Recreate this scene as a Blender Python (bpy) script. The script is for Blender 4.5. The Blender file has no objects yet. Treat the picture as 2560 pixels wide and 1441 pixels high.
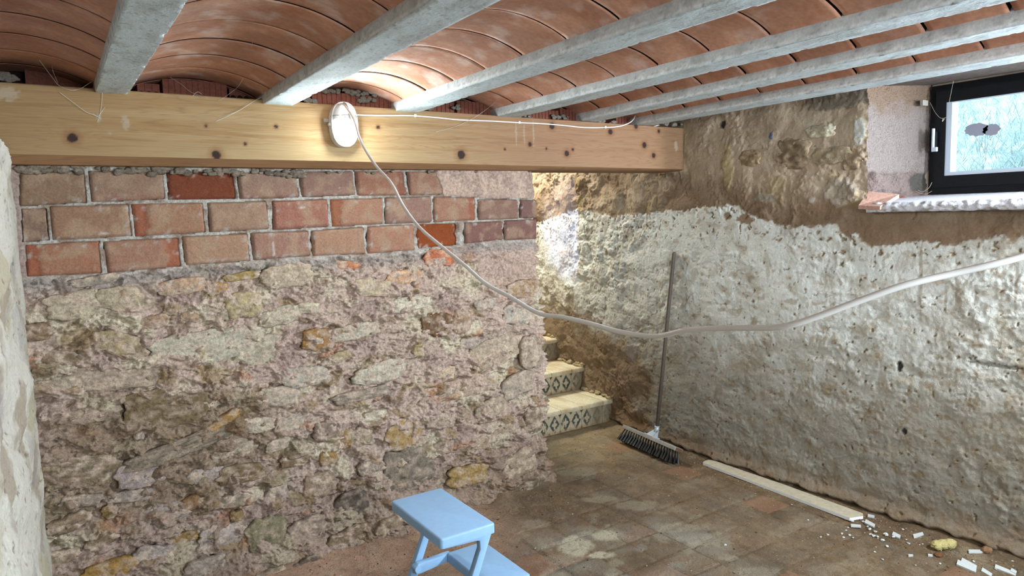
import bpy, bmesh, math, random
import numpy as np
from mathutils import Matrix, Vector

random.seed(5)
SC = bpy.context.scene
COL = SC.collection

# ------------------------------------------------------------------ camera
FPX, IW, IH = 1772.84, 2560.0, 1441.0
_f = FPX
_c = np.array([IW / 2, IH / 2])
_X = np.array([4000 - _c[0], 455 - _c[1], _f]); _X /= np.linalg.norm(_X)
_Y = np.array([110 - _c[0], 572 - _c[1], _f]); _Y /= np.linalg.norm(_Y)
_Y = _Y - _X * (_X @ _Y); _Y /= np.linalg.norm(_Y)
_Z = np.cross(_X, _Y)
RW = np.stack([_X, _Y, _Z])            # photo axes (right, down, forward) -> room axes
EYE = np.array([0.0, 0.0, 1.6])

cam = bpy.data.cameras.new('camera')
cam.sensor_fit = 'HORIZONTAL'; cam.sensor_width = 36.0
cam.lens = FPX * 36.0 / IW
cam.clip_start = 0.02
camo = bpy.data.objects.new('camera', cam); COL.objects.link(camo)
m = Matrix.Identity(4)
for i in range(3):
    m[i][0] = RW[i][0]; m[i][1] = -RW[i][1]; m[i][2] = -RW[i][2]; m[i][3] = EYE[i]
camo.matrix_world = m
SC.camera = camo

# ------------------------------------------------------------------ world, lights, exposure
SC.view_settings.view_transform = 'Standard'
SC.view_settings.look = 'None'
SC.view_settings.gamma = 1.0
SC.view_settings.use_curve_mapping = False
SC.view_settings.exposure = 0.0

LAMP_STRENGTH = 680.0
REAR_FILL_W = 155.0
SIDE_FILL_W = 240.0
STAIR_W = 66.0
STAIR_SPOT_W = 75.0
SKY_STRENGTH = 7.5

w = bpy.data.worlds.new('sky'); SC.world = w; w.use_nodes = True
bg = w.node_tree.nodes['Background']
bg.inputs['Color'].default_value = (0.70, 0.84, 1.0, 1); bg.inputs['Strength'].default_value = SKY_STRENGTH

def area_light(name, loc, target, sx, sy, power, color, spread=180):
    l = bpy.data.lights.new(name, 'AREA'); l.shape = 'RECTANGLE'; l.size = sx; l.size_y = sy
    l.energy = power; l.color = color; l.spread = math.radians(spread)
    o = bpy.data.objects.new(name, l); COL.objects.link(o)
    d = Vector(target) - Vector(loc)
    o.location = loc; o.rotation_euler = d.to_track_quat('-Z', 'Y').to_euler()
    return o
# unseen fill lights added behind and beside the photographer; daylight at the stair top
area_light('rear_fill_light', (1.2, -2.25, 1.70), (1.5, 3.2, 2.05), 1.6, 0.9, REAR_FILL_W, (0.80, 0.91, 1.0))  # added fill for the whole room; the wall behind has no opening
area_light('side_fill_light', (3.49, 0.30, 1.92), (1.0, 2.3, 1.25), 0.9, 0.42, SIDE_FILL_W, (0.80, 0.90, 1.0))  # added and out of view, rakes the rubble to bring out its relief
area_light('stairwell_lamp', (3.10, 5.35, 2.75), (3.45, 4.2, 0.9), 0.5, 0.5, STAIR_W, (1.0, 0.96, 0.82))
_s = bpy.data.lights.new('stair_window_daylight', 'SPOT'); _s.energy = STAIR_SPOT_W; _s.color = (0.45, 0.54, 1.0)
_s.spot_size = math.radians(34); _s.spot_blend = 0.55; _s.shadow_soft_size = 0.02
_so = bpy.data.objects.new('stair_window_daylight', _s); COL.objects.link(_so)
_so.location = (2.15, 4.87, 1.95)
_so.rotation_euler = (Vector((3.55, 4.60, 1.50)) - Vector(_so.location)).to_track_quat('-Z', 'Y').to_euler()
# portal for the sky behind the small window
_p = bpy.data.lights.new('window_portal', 'AREA'); _p.shape = 'RECTANGLE'; _p.size = 0.9; _p.size_y = 0.6
_p.cycles.is_portal = True
_po = bpy.data.objects.new('window_portal', _p); COL.objects.link(_po)
_po.location = (3.95, 1.45, 1.92); _po.rotation_euler = (0, math.radians(90), 0)

# ------------------------------------------------------------------ helpers
def ray(px, py):
    return RW @ np.array([px - _c[0], py - _c[1], _f])
def onx(px, py, x): d = ray(px, py); return EYE + d * (x - EYE[0]) / d[0]
def ony(px, py, y): d = ray(px, py); return EYE + d * (y - EYE[1]) / d[1]
def onz(px, py, z): d = ray(px, py); return EYE + d * (z - EYE[2]) / d[2]
def ondepth(px, py, dep): return EYE + ray(px, py) * dep / _f

def lin(c):
    c = np.asarray(c, float) / 255.0
    return np.where(c <= 0.04045, c / 12.92, ((c + 0.055) / 1.055) ** 2.4)
def sstep(a, b, x):
    t = np.clip((x - a) / (b - a), 0, 1); return t * t * (3 - 2 * t)
def lerp(a, b, t):
    t = np.asarray(t)
    if np.ndim(t) and any(np.ndim(v) and np.shape(v)[-1] == 3 for v in (a, b)): t = t[..., None]
    return a + (b - a) * t

def _hash(ix, iy, seed):
    h = (ix * 374761393 + iy * 668265263 + seed * 974711) & 0xffffffff
    h = ((h ^ (h >> 13)) * 1274126177) & 0xffffffff
    return h ^ (h >> 16)
def gnoise(x, y, seed=0):
    x = np.asarray(x, float); y = np.asarray(y, float)
    x0 = np.floor(x).astype(np.int64); y0 = np.floor(y).astype(np.int64)
    fx = x - x0; fy = y - y0
    ux = fx * fx * fx * (fx * (fx * 6 - 15) + 10); uy = fy * fy * fy * (fy * (fy * 6 - 15) + 10)
    def g(i, j):
        a = (_hash(x0 + i, y0 + j, seed) & 0xffff) * (2 * math.pi / 65536)
        return np.cos(a) * (fx - i) + np.sin(a) * (fy - j)
    return ((g(0, 0) * (1 - ux) + g(1, 0) * ux) * (1 - uy) + (g(0, 1) * (1 - ux) + g(1, 1) * ux) * uy) * 1.5
def fbm(x, y, octv=4, seed=0, gain=0.5):
    a, s, t = 1.0, 0.0, 0.0
    x = np.asarray(x, float); y = np.asarray(y, float)
    for k in range(octv):
        s = s + a * gnoise(x, y, seed + k * 17); t += a
        a *= gain; x = x * 2.03 + 5.1; y = y * 2.03 + 1.7
    return s / t * 1.4
def worley(x, y, seed=0):
    x = np.asarray(x, float); y = np.asarray(y, float)
    x0 = np.floor(x).astype(np.int64); y0 = np.floor(y).astype(np.int64)
    f1 = np.full(x.shape, 9.0); f2 = np.full(x.shape, 9.0); idd = np.zeros(x.shape, np.int64)
    for i in (-1, 0, 1):
        for j in (-1, 0, 1):
            h = _hash(x0 + i, y0 + j, seed)
            d = np.hypot(x0 + i + (h & 0xffff) / 65536.0 - x, y0 + j + ((h >> 16) & 0xffff) / 65536.0 - y)
            c = d < f1
            f2 = np.where(c, f1, np.minimum(f2, d)); idd = np.where(c, h, idd); f1 = np.where(c, d, f1)
    return f1, f2, (idd & 0xffff) / 65536.0
def inpoly(x, y, poly):
    r = np.zeros(np.shape(x), bool); n = len(poly)
    for i in range(n):
        x1, y1 = poly[i]; x2, y2 = poly[(i + 1) % n]
        if y1 == y2: continue
        c = (y1 > y) != (y2 > y)
        r ^= c & (x < (x2 - x1) * (y - y1) / (y2 - y1) + x1)
    return r

def mesh_from(name, V, F, smooth=True, col=None):
    V = np.asarray(V, np.float32).reshape(-1, 3); F = np.asarray(F, np.int32)
    me = bpy.data.meshes.new(name); k = F.shape[1]
    me.vertices.add(len(V)); me.vertices.foreach_set('co', V.ravel())
    me.loops.add(F.size); me.loops.foreach_set('vertex_index', F.ravel())
    me.polygons.add(len(F)); me.polygons.foreach_set('loop_start', np.arange(0, F.size, k, dtype=np.int32))
    me.polygons.foreach_set('use_smooth', np.full(len(F), smooth))
    me.update(calc_edges=True)
    if col is not None: set_col(me, col)
    return me
def set_col(me, col):
    n = len(me.vertices); a = me.color_attributes.new('Col', 'FLOAT_COLOR', 'POINT')
    c = np.ones((n, 4), np.float32); c[:, :3] = np.asarray(col, np.float32).reshape(-1, 3) if np.size(col) > 3 else np.asarray(col)
    a.data.foreach_set('color', c.ravel())
def grid_faces(ny, nx, keep=None):
    i = np.arange(ny * nx).reshape(ny, nx)
    f = np.stack([i[:-1, :-1], i[:-1, 1:], i[1:, 1:], i[1:, :-1]], -1)
    if keep is not None: f = f[keep]
    return f.reshape(-1, 4)

def link(name, me, mat=None, parent=None):
    o = bpy.data.objects.new(name, me); COL.objects.link(o)
    if mat is not None and me is not None and len(me.materials) == 0: me.materials.append(mat)
    if parent is not None: adopt(o, parent)
    return o
def root_loc(p):
    v = Vector((0, 0, 0))
    while p is not None: v += p.location; p = p.parent
    return v
def adopt(o, parent):
    o.parent = parent; o.location = o.location - root_loc(parent)
def empty(name, loc):
    o = bpy.data.objects.new(name, None); COL.objects.link(o); o.location = loc; o.empty_display_size = 0.05
    return o
def tag(o, label=None, cat=None, group=None, kind=None):
    if label: o['label'] = label
    if cat: o['category'] = cat
    if group: o['group'] = group
    if kind: o['kind'] = kind
    return o
def bm_obj(name, bm, mat, parent=None, smooth=True, col=None):
    me = bpy.data.meshes.new(name); bm.normal_update(); bm.to_mesh(me); bm.free()
    me.polygons.foreach_set('use_smooth', np.full(len(me.polygons), smooth))
    if col is not None: set_col(me, col)
    return link(name, me, mat, parent)
def box_bm(lo, hi, bev=0.0, seg=2):
    bm = bmesh.new(); bmesh.ops.create_cube(bm, size=1.0)
    for v in bm.verts:
        v.co = Vector([lo[i] + (hi[i] - lo[i]) * (v.co[i] + 0.5) for i in range(3)])
    if bev: bmesh.ops.bevel(bm, geom=bm.edges[:], offset=bev, segments=seg, profile=0.5, affect='EDGES')
    return bm
def prism_bm(poly, y0, y1, bev=0.0, axis='y'):
    """extrude a polygon given in (x, z) from y0 to y1"""
    bm = bmesh.new()
    def P(a, b, t): return (a, t, b) if axis == 'y' else ((t, a, b) if axis == 'x' else (a, b, t))
    A = [bm.verts.new(P(a, b, y0)) for a, b in poly]; B = [bm.verts.new(P(a, b, y1)) for a, b in poly]
    n = len(poly); bm.faces.new(A); bm.faces.new(B[::-1])
    for i in range(n): bm.faces.new((A[i], B[i], B[(i + 1) % n], A[(i + 1) % n]))
    bmesh.ops.recalc_face_normals(bm, faces=bm.faces[:])
    if bev:
        ed = [e for e in bm.edges if len(e.link_faces) == 2 and e.calc_face_angle(0) > 0.6]
        bmesh.ops.bevel(bm, geom=ed, offset=bev, segments=2, profile=0.5, affect='EDGES')
    return bm
def catmull(P, n=8):
    P = [np.array(p, float) for p in P]; P = [2 * P[0] - P[1]] + P + [2 * P[-1] - P[-2]]; out = []
    for i in range(1, len(P) - 2):
        a, b, c, d = P[i - 1:i + 3]
        for t in np.arange(n) / n:
            out.append(0.5 * (2 * b + (c - a) * t + (2 * a - 5 * b + 4 * c - d) * t * t + (3 * b - a - 3 * c + d) * t ** 3))
    out.append(P[-2]); return np.array(out)
def tube_arrays(P, r, seg=8):
    P = np.array(P, float); n = len(P); r = np.broadcast_to(np.asarray(r, float), (n,))
    T = np.gradient(P, axis=0); T /= np.linalg.norm(T, axis=1)[:, None] + 1e-12
    up = np.array([0.13, 0.21, 0.97]); V = []
    for i in range(n):
        a = np.cross(T[i], up); 
        if np.linalg.norm(a) < 1e-3: a = np.cross(T[i], [1, 0, 0])
        a /= np.linalg.norm(a); b = np.cross(T[i], a)
        for k in range(seg):
            t = 2 * math.pi * k / seg; V.append(P[i] + r[i] * (math.cos(t) * a + math.sin(t) * b))
    F = []
    for i in range(n - 1):
        for k in range(seg):
            F.append((i * seg + k, i * seg + (k + 1) % seg, (i + 1) * seg + (k + 1) % seg, (i + 1) * seg + k))
    for k in range(1, seg // 2):                       # end caps as quads
        F.append((0, k, k + 1, (seg - k) % seg if False else k + 1)) if False else None
    return np.array(V), np.array(F, int)
def tube(name, P, r, mat, parent=None, seg=8):
    V, F = tube_arrays(P, r, seg); n = len(P)
    me = mesh_from(name, V, F)
    bm = bmesh.new(); bm.from_mesh(me); bm.verts.ensure_lookup_table()
    bm.faces.new([bm.verts[k] for k in range(seg)][::-1]); bm.faces.new([bm.verts[(n - 1) * seg + k] for k in range(seg)])
    bm.to_mesh(me); bm.free()
    me.polygons.foreach_set('use_smooth', np.full(len(me.polygons), True))
    return link(name, me, mat, parent)

# ------------------------------------------------------------------ materials
def new_mat(name, rough=0.9, spec=0.25):
    mt = bpy.data.materials.new(name); mt.use_nodes = True
    b = mt.node_tree.nodes['Principled BSDF']
    b.inputs['Roughness'].default_value = rough
    b.inputs['Specular IOR Level'].default_value = spec
    return mt, mt.node_tree.nodes, mt.node_tree.links, b
def grit(mt, N, L, b, color_socket, cscale=90.0, camt=0.35, gain=1.0, rings=False, flakes=(), bumps=((150.0, 0.6, 0.004),), stretch=(1, 1, 1)):
    """fine mottling and relief over a base colour"""
    geo = N.new('ShaderNodeNewGeometry'); mp = N.new('ShaderNodeMapping'); mp.inputs['Scale'].default_value = stretch
    L.new(geo.outputs['Position'], mp.inputs['Vector'])
    n1 = N.new('ShaderNodeTexNoise'); n1.inputs['Scale'].default_value = cscale; n1.inputs['Detail'].default_value = 5.0
    n1.inputs['Roughness'].default_value = 0.65
    L.new(mp.outputs[0], n1.inputs['Vector'])
    mr = N.new('ShaderNodeMapRange'); mr.inputs['From Min'].default_value = 0.3; mr.inputs['From Max'].default_value = 0.7
    mr.inputs['To Min'].default_value = gain * (1 - camt); mr.inputs['To Max'].default_value = gain * (1 + camt)
    L.new(n1.outputs['Fac'], mr.inputs['Value'])
    if rings:
        mp2 = N.new('ShaderNodeMapping'); mp2.inputs['Scale'].default_value = (0.30, 1, 6.0); L.new(geo.outputs['Position'], mp2.inputs['Vector'])
        n2 = N.new('ShaderNodeTexNoise'); n2.inputs['Scale'].default_value = 2.6; n2.inputs['Detail'].default_value = 2.5; n2.inputs['Roughness'].default_value = .4
        L.new(mp2.outputs[0], n2.inputs['Vector'])
        q1 = N.new('ShaderNodeMath'); q1.operation = 'MULTIPLY'; q1.inputs[1].default_value = 130.0; L.new(n2.outputs['Fac'], q1.inputs[0])
        q2 = N.new('ShaderNodeMath'); q2.operation = 'SINE'; L.new(q1.outputs[0], q2.inputs[0])
        q3 = N.new('ShaderNodeMapRange'); q3.inputs['From Min'].default_value = .55; q3.inputs['From Max'].default_value = 1.0; q3.inputs['To Min'].default_value = 1.0; q3.inputs['To Max'].default_value = .87
        L.new(q2.outputs[0], q3.inputs['Value'])
        q4 = N.new('ShaderNodeMath'); q4.operation = 'MULTIPLY'; L.new(q3.outputs[0], q4.inputs[0]); L.new(mr.outputs[0], q4.inputs[1]); mr = q4
    mx = N.new('ShaderNodeMix'); mx.data_type = 'RGBA'; mx.blend_type = 'MULTIPLY'; mx.inputs[0].default_value = 1.0
    L.new(color_socket, mx.inputs[6]); L.new(mr.outputs[0], mx.inputs[7])
    L.new(mx.outputs[2], b.inputs['Base Color'])
    prev = None
    for sc, st, dist in bumps:
        n = N.new('ShaderNodeTexNoise'); n.inputs['Scale'].default_value = sc; n.inputs['Detail'].default_value = 4.0
        n.inputs['Roughness'].default_value = 0.6
        L.new(mp.outputs[0], n.inputs['Vector'])
        bp = N.new('ShaderNodeBump'); bp.inputs['Strength'].default_value = st; bp.inputs['Distance'].default_value = dist
        L.new(n.outputs['Fac'], bp.inputs['Height'])
        if prev is not None: L.new(prev.outputs[0], bp.inputs['Normal'])
        prev = bp
    for sc, levels, st, dist in flakes:               # stepped relief: crisp edges of flakes and crumbs
        n = N.new('ShaderNodeTexNoise'); n.inputs['Scale'].default_value = sc; n.inputs['Detail'].default_value = 6.0
        n.inputs['Roughness'].default_value = 0.58; n.inputs['Distortion'].default_value = 0.5
        L.new(mp.outputs[0], n.inputs['Vector'])
        k = N.new('ShaderNodeMath'); k.operation = 'MULTIPLY'; k.inputs[1].default_value = levels; L.new(n.outputs['Fac'], k.inputs[0])
        fr = N.new('ShaderNodeMath'); fr.operation = 'FRACT'; L.new(k.outputs[0], fr.inputs[0])
        fl = N.new('ShaderNodeMath'); fl.operation = 'FLOOR'; L.new(k.outputs[0], fl.inputs[0])
        rm = N.new('ShaderNodeMapRange'); rm.interpolation_type = 'SMOOTHSTEP'; rm.inputs['From Min'].default_value = .78; rm.inputs['From Max'].default_value = 1.0
        L.new(fr.outputs[0], rm.inputs['Value'])
        ad = N.new('ShaderNodeMath'); ad.operation = 'ADD'; L.new(fl.outputs[0], ad.inputs[0]); L.new(rm.outputs[0], ad.inputs[1])
        bp = N.new('ShaderNodeBump'); bp.inputs['Strength'].default_value = st; bp.inputs['Distance'].default_value = dist
        L.new(ad.outputs[0], bp.inputs['Height'])
        if prev is not None: L.new(prev.outputs[0], bp.inputs['Normal'])
        prev = bp
    if prev is not None: L.new(prev.outputs[0], b.inputs['Normal'])
def col_mat(name, rough=0.92, spec=0.2, **kw):
    mt, N, L, b = new_mat(name, rough, spec)
    at = N.new('ShaderNodeAttribute'); at.attribute_name = 'Col'
    grit(mt, N, L, b, at.outputs['Color'], **kw); return mt
def flat_mat(name, rgb, rough=0.5, spec=0.4, metal=0.0, grain=None):
    mt, N, L, b = new_mat(name, rough, spec); c = (*lin(rgb), 1)
    b.inputs['Base Color'].default_value = c; b.inputs['Metallic'].default_value = metal
    if grain:
        r = N.new('ShaderNodeRGB'); r.outputs[0].default_value = c
        grit(mt, N, L, b, r.outputs[0], **grain)
    return mt

M_WALL = col_mat('rubble_masonry', gain=0.88, cscale=75, camt=0.42, bumps=((75.0, 0.6, 0.009), (300.0, 0.6, 0.003)), flakes=((22.0, 9.0, .5, .0010), (48.0, 7.0, .4, .0005)))
M_BRICK = col_mat('old_clay_brick', gain=0.74, cscale=140, camt=0.22, bumps=((90.0, 0.6, 0.006), (330.0, 0.7, 0.0025)), flakes=((40.0, 5.0, .4, .0006),))
M_PLASTER = col_mat('earth_and_limewash', gain=1.02, cscale=100, camt=0.12, bumps=((90.0, 0.5, 0.006), (320.0, 0.6, 0.003)), flakes=((16.0, 9.0, .5, .0011), (38.0, 7.0, .5, .0007)))
M_FLOOR = col_mat('dusty_floor', gain=0.83, cscale=170, camt=0.38, bumps=((120.0, 0.8, 0.007), (420.0, 0.8, 0.003)), flakes=((30.0, 6.0, .4, .0008),))
M_WOOD = col_mat('pine', rough=0.7, spec=0.25, rings=True, gain=0.61, cscale=22, camt=0.12, bumps=((60.0, 0.12, 0.002),), stretch=(0.5, 1, 22))
M_CONC = col_mat('cast_concrete', rough=0.85, cscale=120, camt=0.16, bumps=((110.0, 0.4, 0.003),))
M_VAULT = col_mat('terracotta_vault', rough=0.85, gain=1.18, cscale=60, camt=0.16, bumps=((160.0, 0.25, 0.002),))
M_TILE = col_mat('cement_tile', rough=0.7, cscale=120, camt=0.2, bumps=((200.0, 0.2, 0.001),))
M_ROUGHWHITE = col_mat('render_coat', rough=0.9, gain=0.60, cscale=120, camt=0.10, bumps=((110.0, 1.0, 0.030), (260.0, .8, .008),))
M_DARK = flat_mat('void_shade', (40, 32, 28), 0.95, 0.1)  # near-black: shade of the voids put into the colour
M_CABLE = flat_mat('white_pvc', (242, 240, 236), 0.45, 0.45)
M_PLASTIC_W = flat_mat('white_plastic', (225, 228, 226), 0.35, 0.5)
M_GREYTAB = flat_mat('grey_plastic', (150, 145, 135), 0.5)
M_STOOL = flat_mat('blue_plastic', (143, 181, 217), 0.42, 0.4, grain=dict(cscale=45, camt=0.05, bumps=((900.0, 0.08, 0.0005),)))
M_BRISTLE = flat_mat('black_bristle', (9, 9, 11), 0.45, 0.5)
M_STEEL = flat_mat('zinc_steel', (182, 190, 194), 0.4, 0.5, metal=0.25)
M_GREYWOOD = flat_mat('grey_wood', (150, 148, 143), 0.7, grain=dict(cscale=20, camt=0.2, bumps=(), stretch=(1, 1, 1)))
M_ENDWOOD = flat_mat('brown_wood', (95, 70, 55), 0.7)
M_HANDLE = flat_mat('brown_handle', (92, 82, 72), 0.55, grain=dict(cscale=60, camt=0.2, bumps=()))
M_SHARD = flat_mat('white_glaze', (186, 190, 188), 0.5, grain=dict(cscale=200, camt=0.12, bumps=()))
M_MARBLE = flat_mat('dusty_strip', (172, 163, 142), 0.7, grain=dict(cscale=40, camt=0.18, bumps=((200, 0.2, 0.001),)))
M_STRIPEDGE = flat_mat('white_strip_edge', (232, 236, 236), 0.5)
M_FOAM = flat_mat('yellow_foam', (172, 160, 108), 0.95, 0.1, grain=dict(cscale=150, camt=0.2, bumps=((150, 0.7, 0.005),)))
M_FRAME = flat_mat('black_aluminium', (15, 15, 20), 0.55, 0.2, grain=dict(cscale=60, camt=0.4, bumps=()))
M_WEB = flat_mat('cobweb', (200, 195, 182), 0.9, 0.1)
M_GREYPLASTER = flat_mat('grey_mortar', (124, 118, 108), 0.95, 0.1, grain=dict(cscale=120, camt=0.25, bumps=((140, 0.7, 0.006),)))
M_SEAL = flat_mat('pale_seal', (200, 212, 226), 0.5)
M_PLAINWALL = flat_mat('plain_render', (165, 152, 132), 0.95, 0.1, grain=dict(cscale=30, camt=0.15, bumps=()))

# ================================================================== STRUCTURE
def add_box_obj(name, lo, hi, mat, parent=None, bev=0.0):
    return bm_obj(name, box_bm(lo, hi, bev), mat, parent, smooth=False)

# ---------------------------------------------------------------- back wall: three brick courses on rubble
YW = 3.32
L_END = 2.365
def end_x(z):
    zz = [0.0, 0.03, 0.10, 0.30, 0.51, 0.75, 0.99, 1.25, 1.45, 1.62, 1.84]
    xx = [2.385, 2.40, 2.375, 2.366, 2.371, 2.362, 2.358, 2.348, 2.346, 2.338, 2.340]
    return np.interp(z, zz, xx)
BRICK_LINE = [(40, 700), (65, 697), (255, 690), (465, 668), (640, 655), (780, 645), (916, 637), (1042, 628), (1052, 630), (1160, 612), (1262, 602), (1345, 599)]
_bl = np.array([ony(px, py, YW) for px, py in BRICK_LINE])
def brick_bottom(x): return np.interp(x, _bl[:, 0], _bl[:, 2])

def px_back(x, z):
    """wall point on the back wall plane -> photo pixel scale helper (used only to size the stones)"""
    q = RW.T @ (np.array([x, YW, z]) - EYE); return q[2] / _f

# name, photo centre and half sizes, tilt, colour, how far it stands proud (m)
STONES = [
 (194,764,58,36,0,(186,168,138),.018),(300,747,42,30,8,(178,160,128),.016),(92,828,28,21,0,(140,112,84),.030),(383,803,29,17,-6,(166,134,106),.028),
 (425,775,16,13,0,(160,132,102),.026),(472,793,19,13,10,(168,134,104),.028),(605,761,37,33,0,(178,158,112),.030),(513,866,112,42,-4,(184,174,150),.012),
 (294,941,92,32,4,(162,142,120),.020),(286,855,42,28,18,(166,144,104),.018),(133,894,46,18,8,(132,108,82),.012),(416,1019,82,46,6,(122,100,68),.012),
 (513,1000,38,32,-20,(150,138,120),.024),(544,1058,52,13,-26,(164,122,64),.026),(645,872,50,38,4,(176,164,138),.018),(347,1089,11,10,0,(176,154,136),.030),
 (222,1033,62,25,0,(156,134,112),.016),(197,1176,78,38,6,(132,112,86),.014),(451,1116,112,22,-12,(118,104,84),.016),(353,1184,46,34,0,(160,142,134),.012),
 (492,1250,30,18,-8,(144,104,66),.018),(602,1181,48,24,4,(122,98,68),.010),(580,1252,34,15,6,(126,112,92),.018),(170,1304,42,20,-12,(134,110,84),.018),
 (252,1348,30,20,-20,(132,108,80),.016),(273,1418,58,28,0,(158,118,54),.018),(459,1340,26,13,0,(140,106,50),.012),(662,1329,42,46,0,(124,114,84),.018),
 (590,1290,15,14,0,(140,112,70),.018),(273,1277,16,18,-30,(128,98,52),.010),(1090,810,36,29,0,(112,80,50),.006),(1152,804,24,30,12,(156,126,98),.030),
 (785,846,30,27,0,(158,112,58),.008),(1025,758,52,18,-6,(206,196,168),.030),(1041,875,13,16,0,(176,154,110),.020),(837,896,32,14,-14,(172,152,110),.022),
 (1008,1087,38,36,-12,(166,132,80),.018),(867,1096,16,24,0,(150,116,68),.012),(900,1090,24,24,0,(154,136,108),.014),(808,1075,25,25,0,(132,112,96),.022),
 (1016,1175,56,58,-14,(118,105,88),.024),(1166,1187,50,27,2,(154,122,66),.018),(873,1258,36,33,-10,(100,88,76),.018),(800,1212,36,31,4,(146,122,98),.016),
 (1196,1108,32,20,-14,(156,132,102),.024),(816,1142,19,17,0,(156,118,66),.014),(737,1150,32,15,0,(128,104,76),.016),(1330,1197,36,26,8,(112,92,70),.030),
 (1304,722,42,22,-6,(162,128,92),.010),(1295,787,42,25,0,(172,160,142),.016),(1241,880,72,35,-14,(172,150,122),.018),(1141,972,84,26,-4,(180,150,126),.014),
 (865,662,32,12,4,(204,128,82),.020),(1010,692,42,18,-4,(204,156,116),.016),(1095,645,34,22,0,(192,104,62),.002),(715,688,52,28,-4,(182,162,132),.022),
 (606,690,40,10,-4,(168,140,78),.014),(1291,1158,42,30,-20,(156,134,106),.016),(1300,1215,40,14,-10,(104,88,68),.018),(932,720,46,22,6,(190,168,136),.020),
 (452,715,52,20,-6,(186,150,116),.018),(540,722,24,16,0,(176,132,84),.016),(330,880,30,16,10,(150,128,96),.016),(700,790,44,22,-8,(186,172,144),.018),
 (770,770,26,14,0,(190,176,146),.022),(880,830,56,20,-4,(186,174,150),.016),(950,930,60,24,-6,(188,176,152),.016),(760,940,52,26,4,(180,168,148),.016),
 (690,990,46,24,10,(178,160,138),.018),(1110,930,22,16,0,(200,170,138),.018),(905,985,66,14,-3,(146,128,110),.030),(585,1120,50,22,-14,(168,150,126),.016),
 (640,1060,36,20,6,(182,168,142),.018),(725,1060,34,22,-8,(172,156,136),.018),(940,1040,28,14,0,(196,182,156),.022),(1090,1050,30,20,8,(162,142,118),.016),
 (1230,1020,40,26,-18,(164,144,118),.018),(1290,960,44,28,-16,(160,142,122),.018),(1330,1050,24,30,0,(132,112,88),.022),(1250,1080,34,18,-22,(156,134,108),.018),
 (1100,1120,24,16,0,(150,130,108),.014),(920,1170,24,18,0,(152,134,118),.016),(690,1110,26,14,-12,(170,152,130),.016),(520,1185,40,20,0,(164,148,138),.014),
 (420,1275,44,22,6,(158,142,132),.014),(330,1240,46,14,4,(150,134,122),.016),(560,1340,50,34,6,(164,148,138),.012),(500,1400,40,22,-8,(150,134,120),.014),
 (380,1380,40,26,10,(158,142,132),.012),(160,1398,36,26,0,(140,118,92),.016),(200,1250,40,16,4,(146,128,112),.014),(740,1390,36,20,-16,(96,80,64),.012),
 (640,1420,46,18,-10,(126,106,84),.014),(850,1330,46,24,-16,(130,106,80),.014),(950,1300,30,26,-16,(138,116,90),.014),(760,1310,40,26,-8,(150,130,112),.014),
 (690,1230,22,26,14,(156,138,126),.014),(560,780,16,24,0,(160,146,120),.016),(240,700,46,12,-6,(160,146,126),.014),(150,960,40,18,0,(168,150,126),.016),
 (350,760,24,16,0,(168,146,120),.016),(1210,760,26,14,-8,(176,160,140),.014),(1180,860,30,14,10,(170,152,136),.014),(1320,880,26,40,-10,(166,144,122),.018),
]

# bricks of the three courses (photo corners TL, TR, BR, BL on the wall plane), colour, second colour, where the second colour sits, depth
R = (136, 70, 44)
BRICKS = [
 ([(50,430),(212,427),(218,507),(48,516)],(142,108,82),(120,88,66),'n',.004), ([(224,427),(410,428),(415,498),(228,506)],(154,118,96),(150,98,82),'b',.004),
 ([(418,430),(588,430),(594,497),(423,499)],R,(138,62,32),'n',-.010), ([(597,432),(742,428),(750,494),(601,498)],(156,118,102),(146,96,86),'b',.005),
 ([(750,430),(885,428),(890,488),(757,494)],(146,104,94),(134,94,84),'n',.005), ([(891,427),(1014,428),(1020,488),(896,489)],(160,94,72),(148,66,44),'r',.002),
 ([(1021,428),(1098,430),(1112,486),(1026,488)],(156,102,82),(166,112,84),'n',.003),
 ([(54,521),(115,520),(123,601),(57,607)],(122,92,80),(112,84,74),'n',.003), ([(123,516),(323,510),(332,591),(132,601)],(156,110,84),(148,90,72),'n',.004),
 ([(331,510),(509,506),(516,582),(340,592)],(166,114,84),(166,72,38),'l',.004), ([(521,507),(668,503),(675,573),(527,582)],(160,122,98),(150,112,90),'n',.005),
 ([(682,503),(820,498),(825,567),(686,576)],(162,90,76),(152,82,66),'n',.006), ([(828,499),(958,495),(961,560),(835,568)],(172,116,90),(162,76,40),'l',.000),
 ([(965,495),(1080,491),(1083,556),(967,561)],(146,104,94),(138,98,88),'n',.004), ([(1087,492),(1191,494),(1194,550),(1089,556)],(166,110,86),(168,76,44),'r',.004),
 ([(1198,498),(1297,499),(1299,547),(1200,551)],(146,108,92),(140,104,90),'n',.003), ([(1304,500),(1342,500),(1343,545),(1303,546)],(128,92,84),(124,90,80),'n',.003),
 ([(62,613),(250,602),(256,684),(68,693)],(168,102,74),(170,72,40),'lr',.005), ([(260,604),(448,594),(455,667),(271,684)],(168,112,90),(170,74,42),'r',.006),
 ([(457,592),(620,584),(627,653),(466,664)],(178,132,102),(168,118,92),'n',.005), ([(629,583),(772,577),(777,640),(636,651)],(164,112,96),(150,100,88),'n',.006),
 ([(781,577),(911,568),(915,635),(784,641)],(180,130,100),(166,112,88),'n',.005), ([(921,567),(1036,561),(1040,626),(921,635)],(176,116,90),(178,124,94),'n',.005),
 ([(1046,560),(1150,557),(1154,614),(1049,624)],(158,76,34),(142,66,30),'n',-.028), ([(1164,557),(1258,553),(1260,600),(1166,610)],(136,92,82),(128,86,78),'n',.003),
 ([(1264,552),(1343,548),(1343,598),(1265,601)],(132,90,82),(126,86,76),'n',.003),
]
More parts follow.
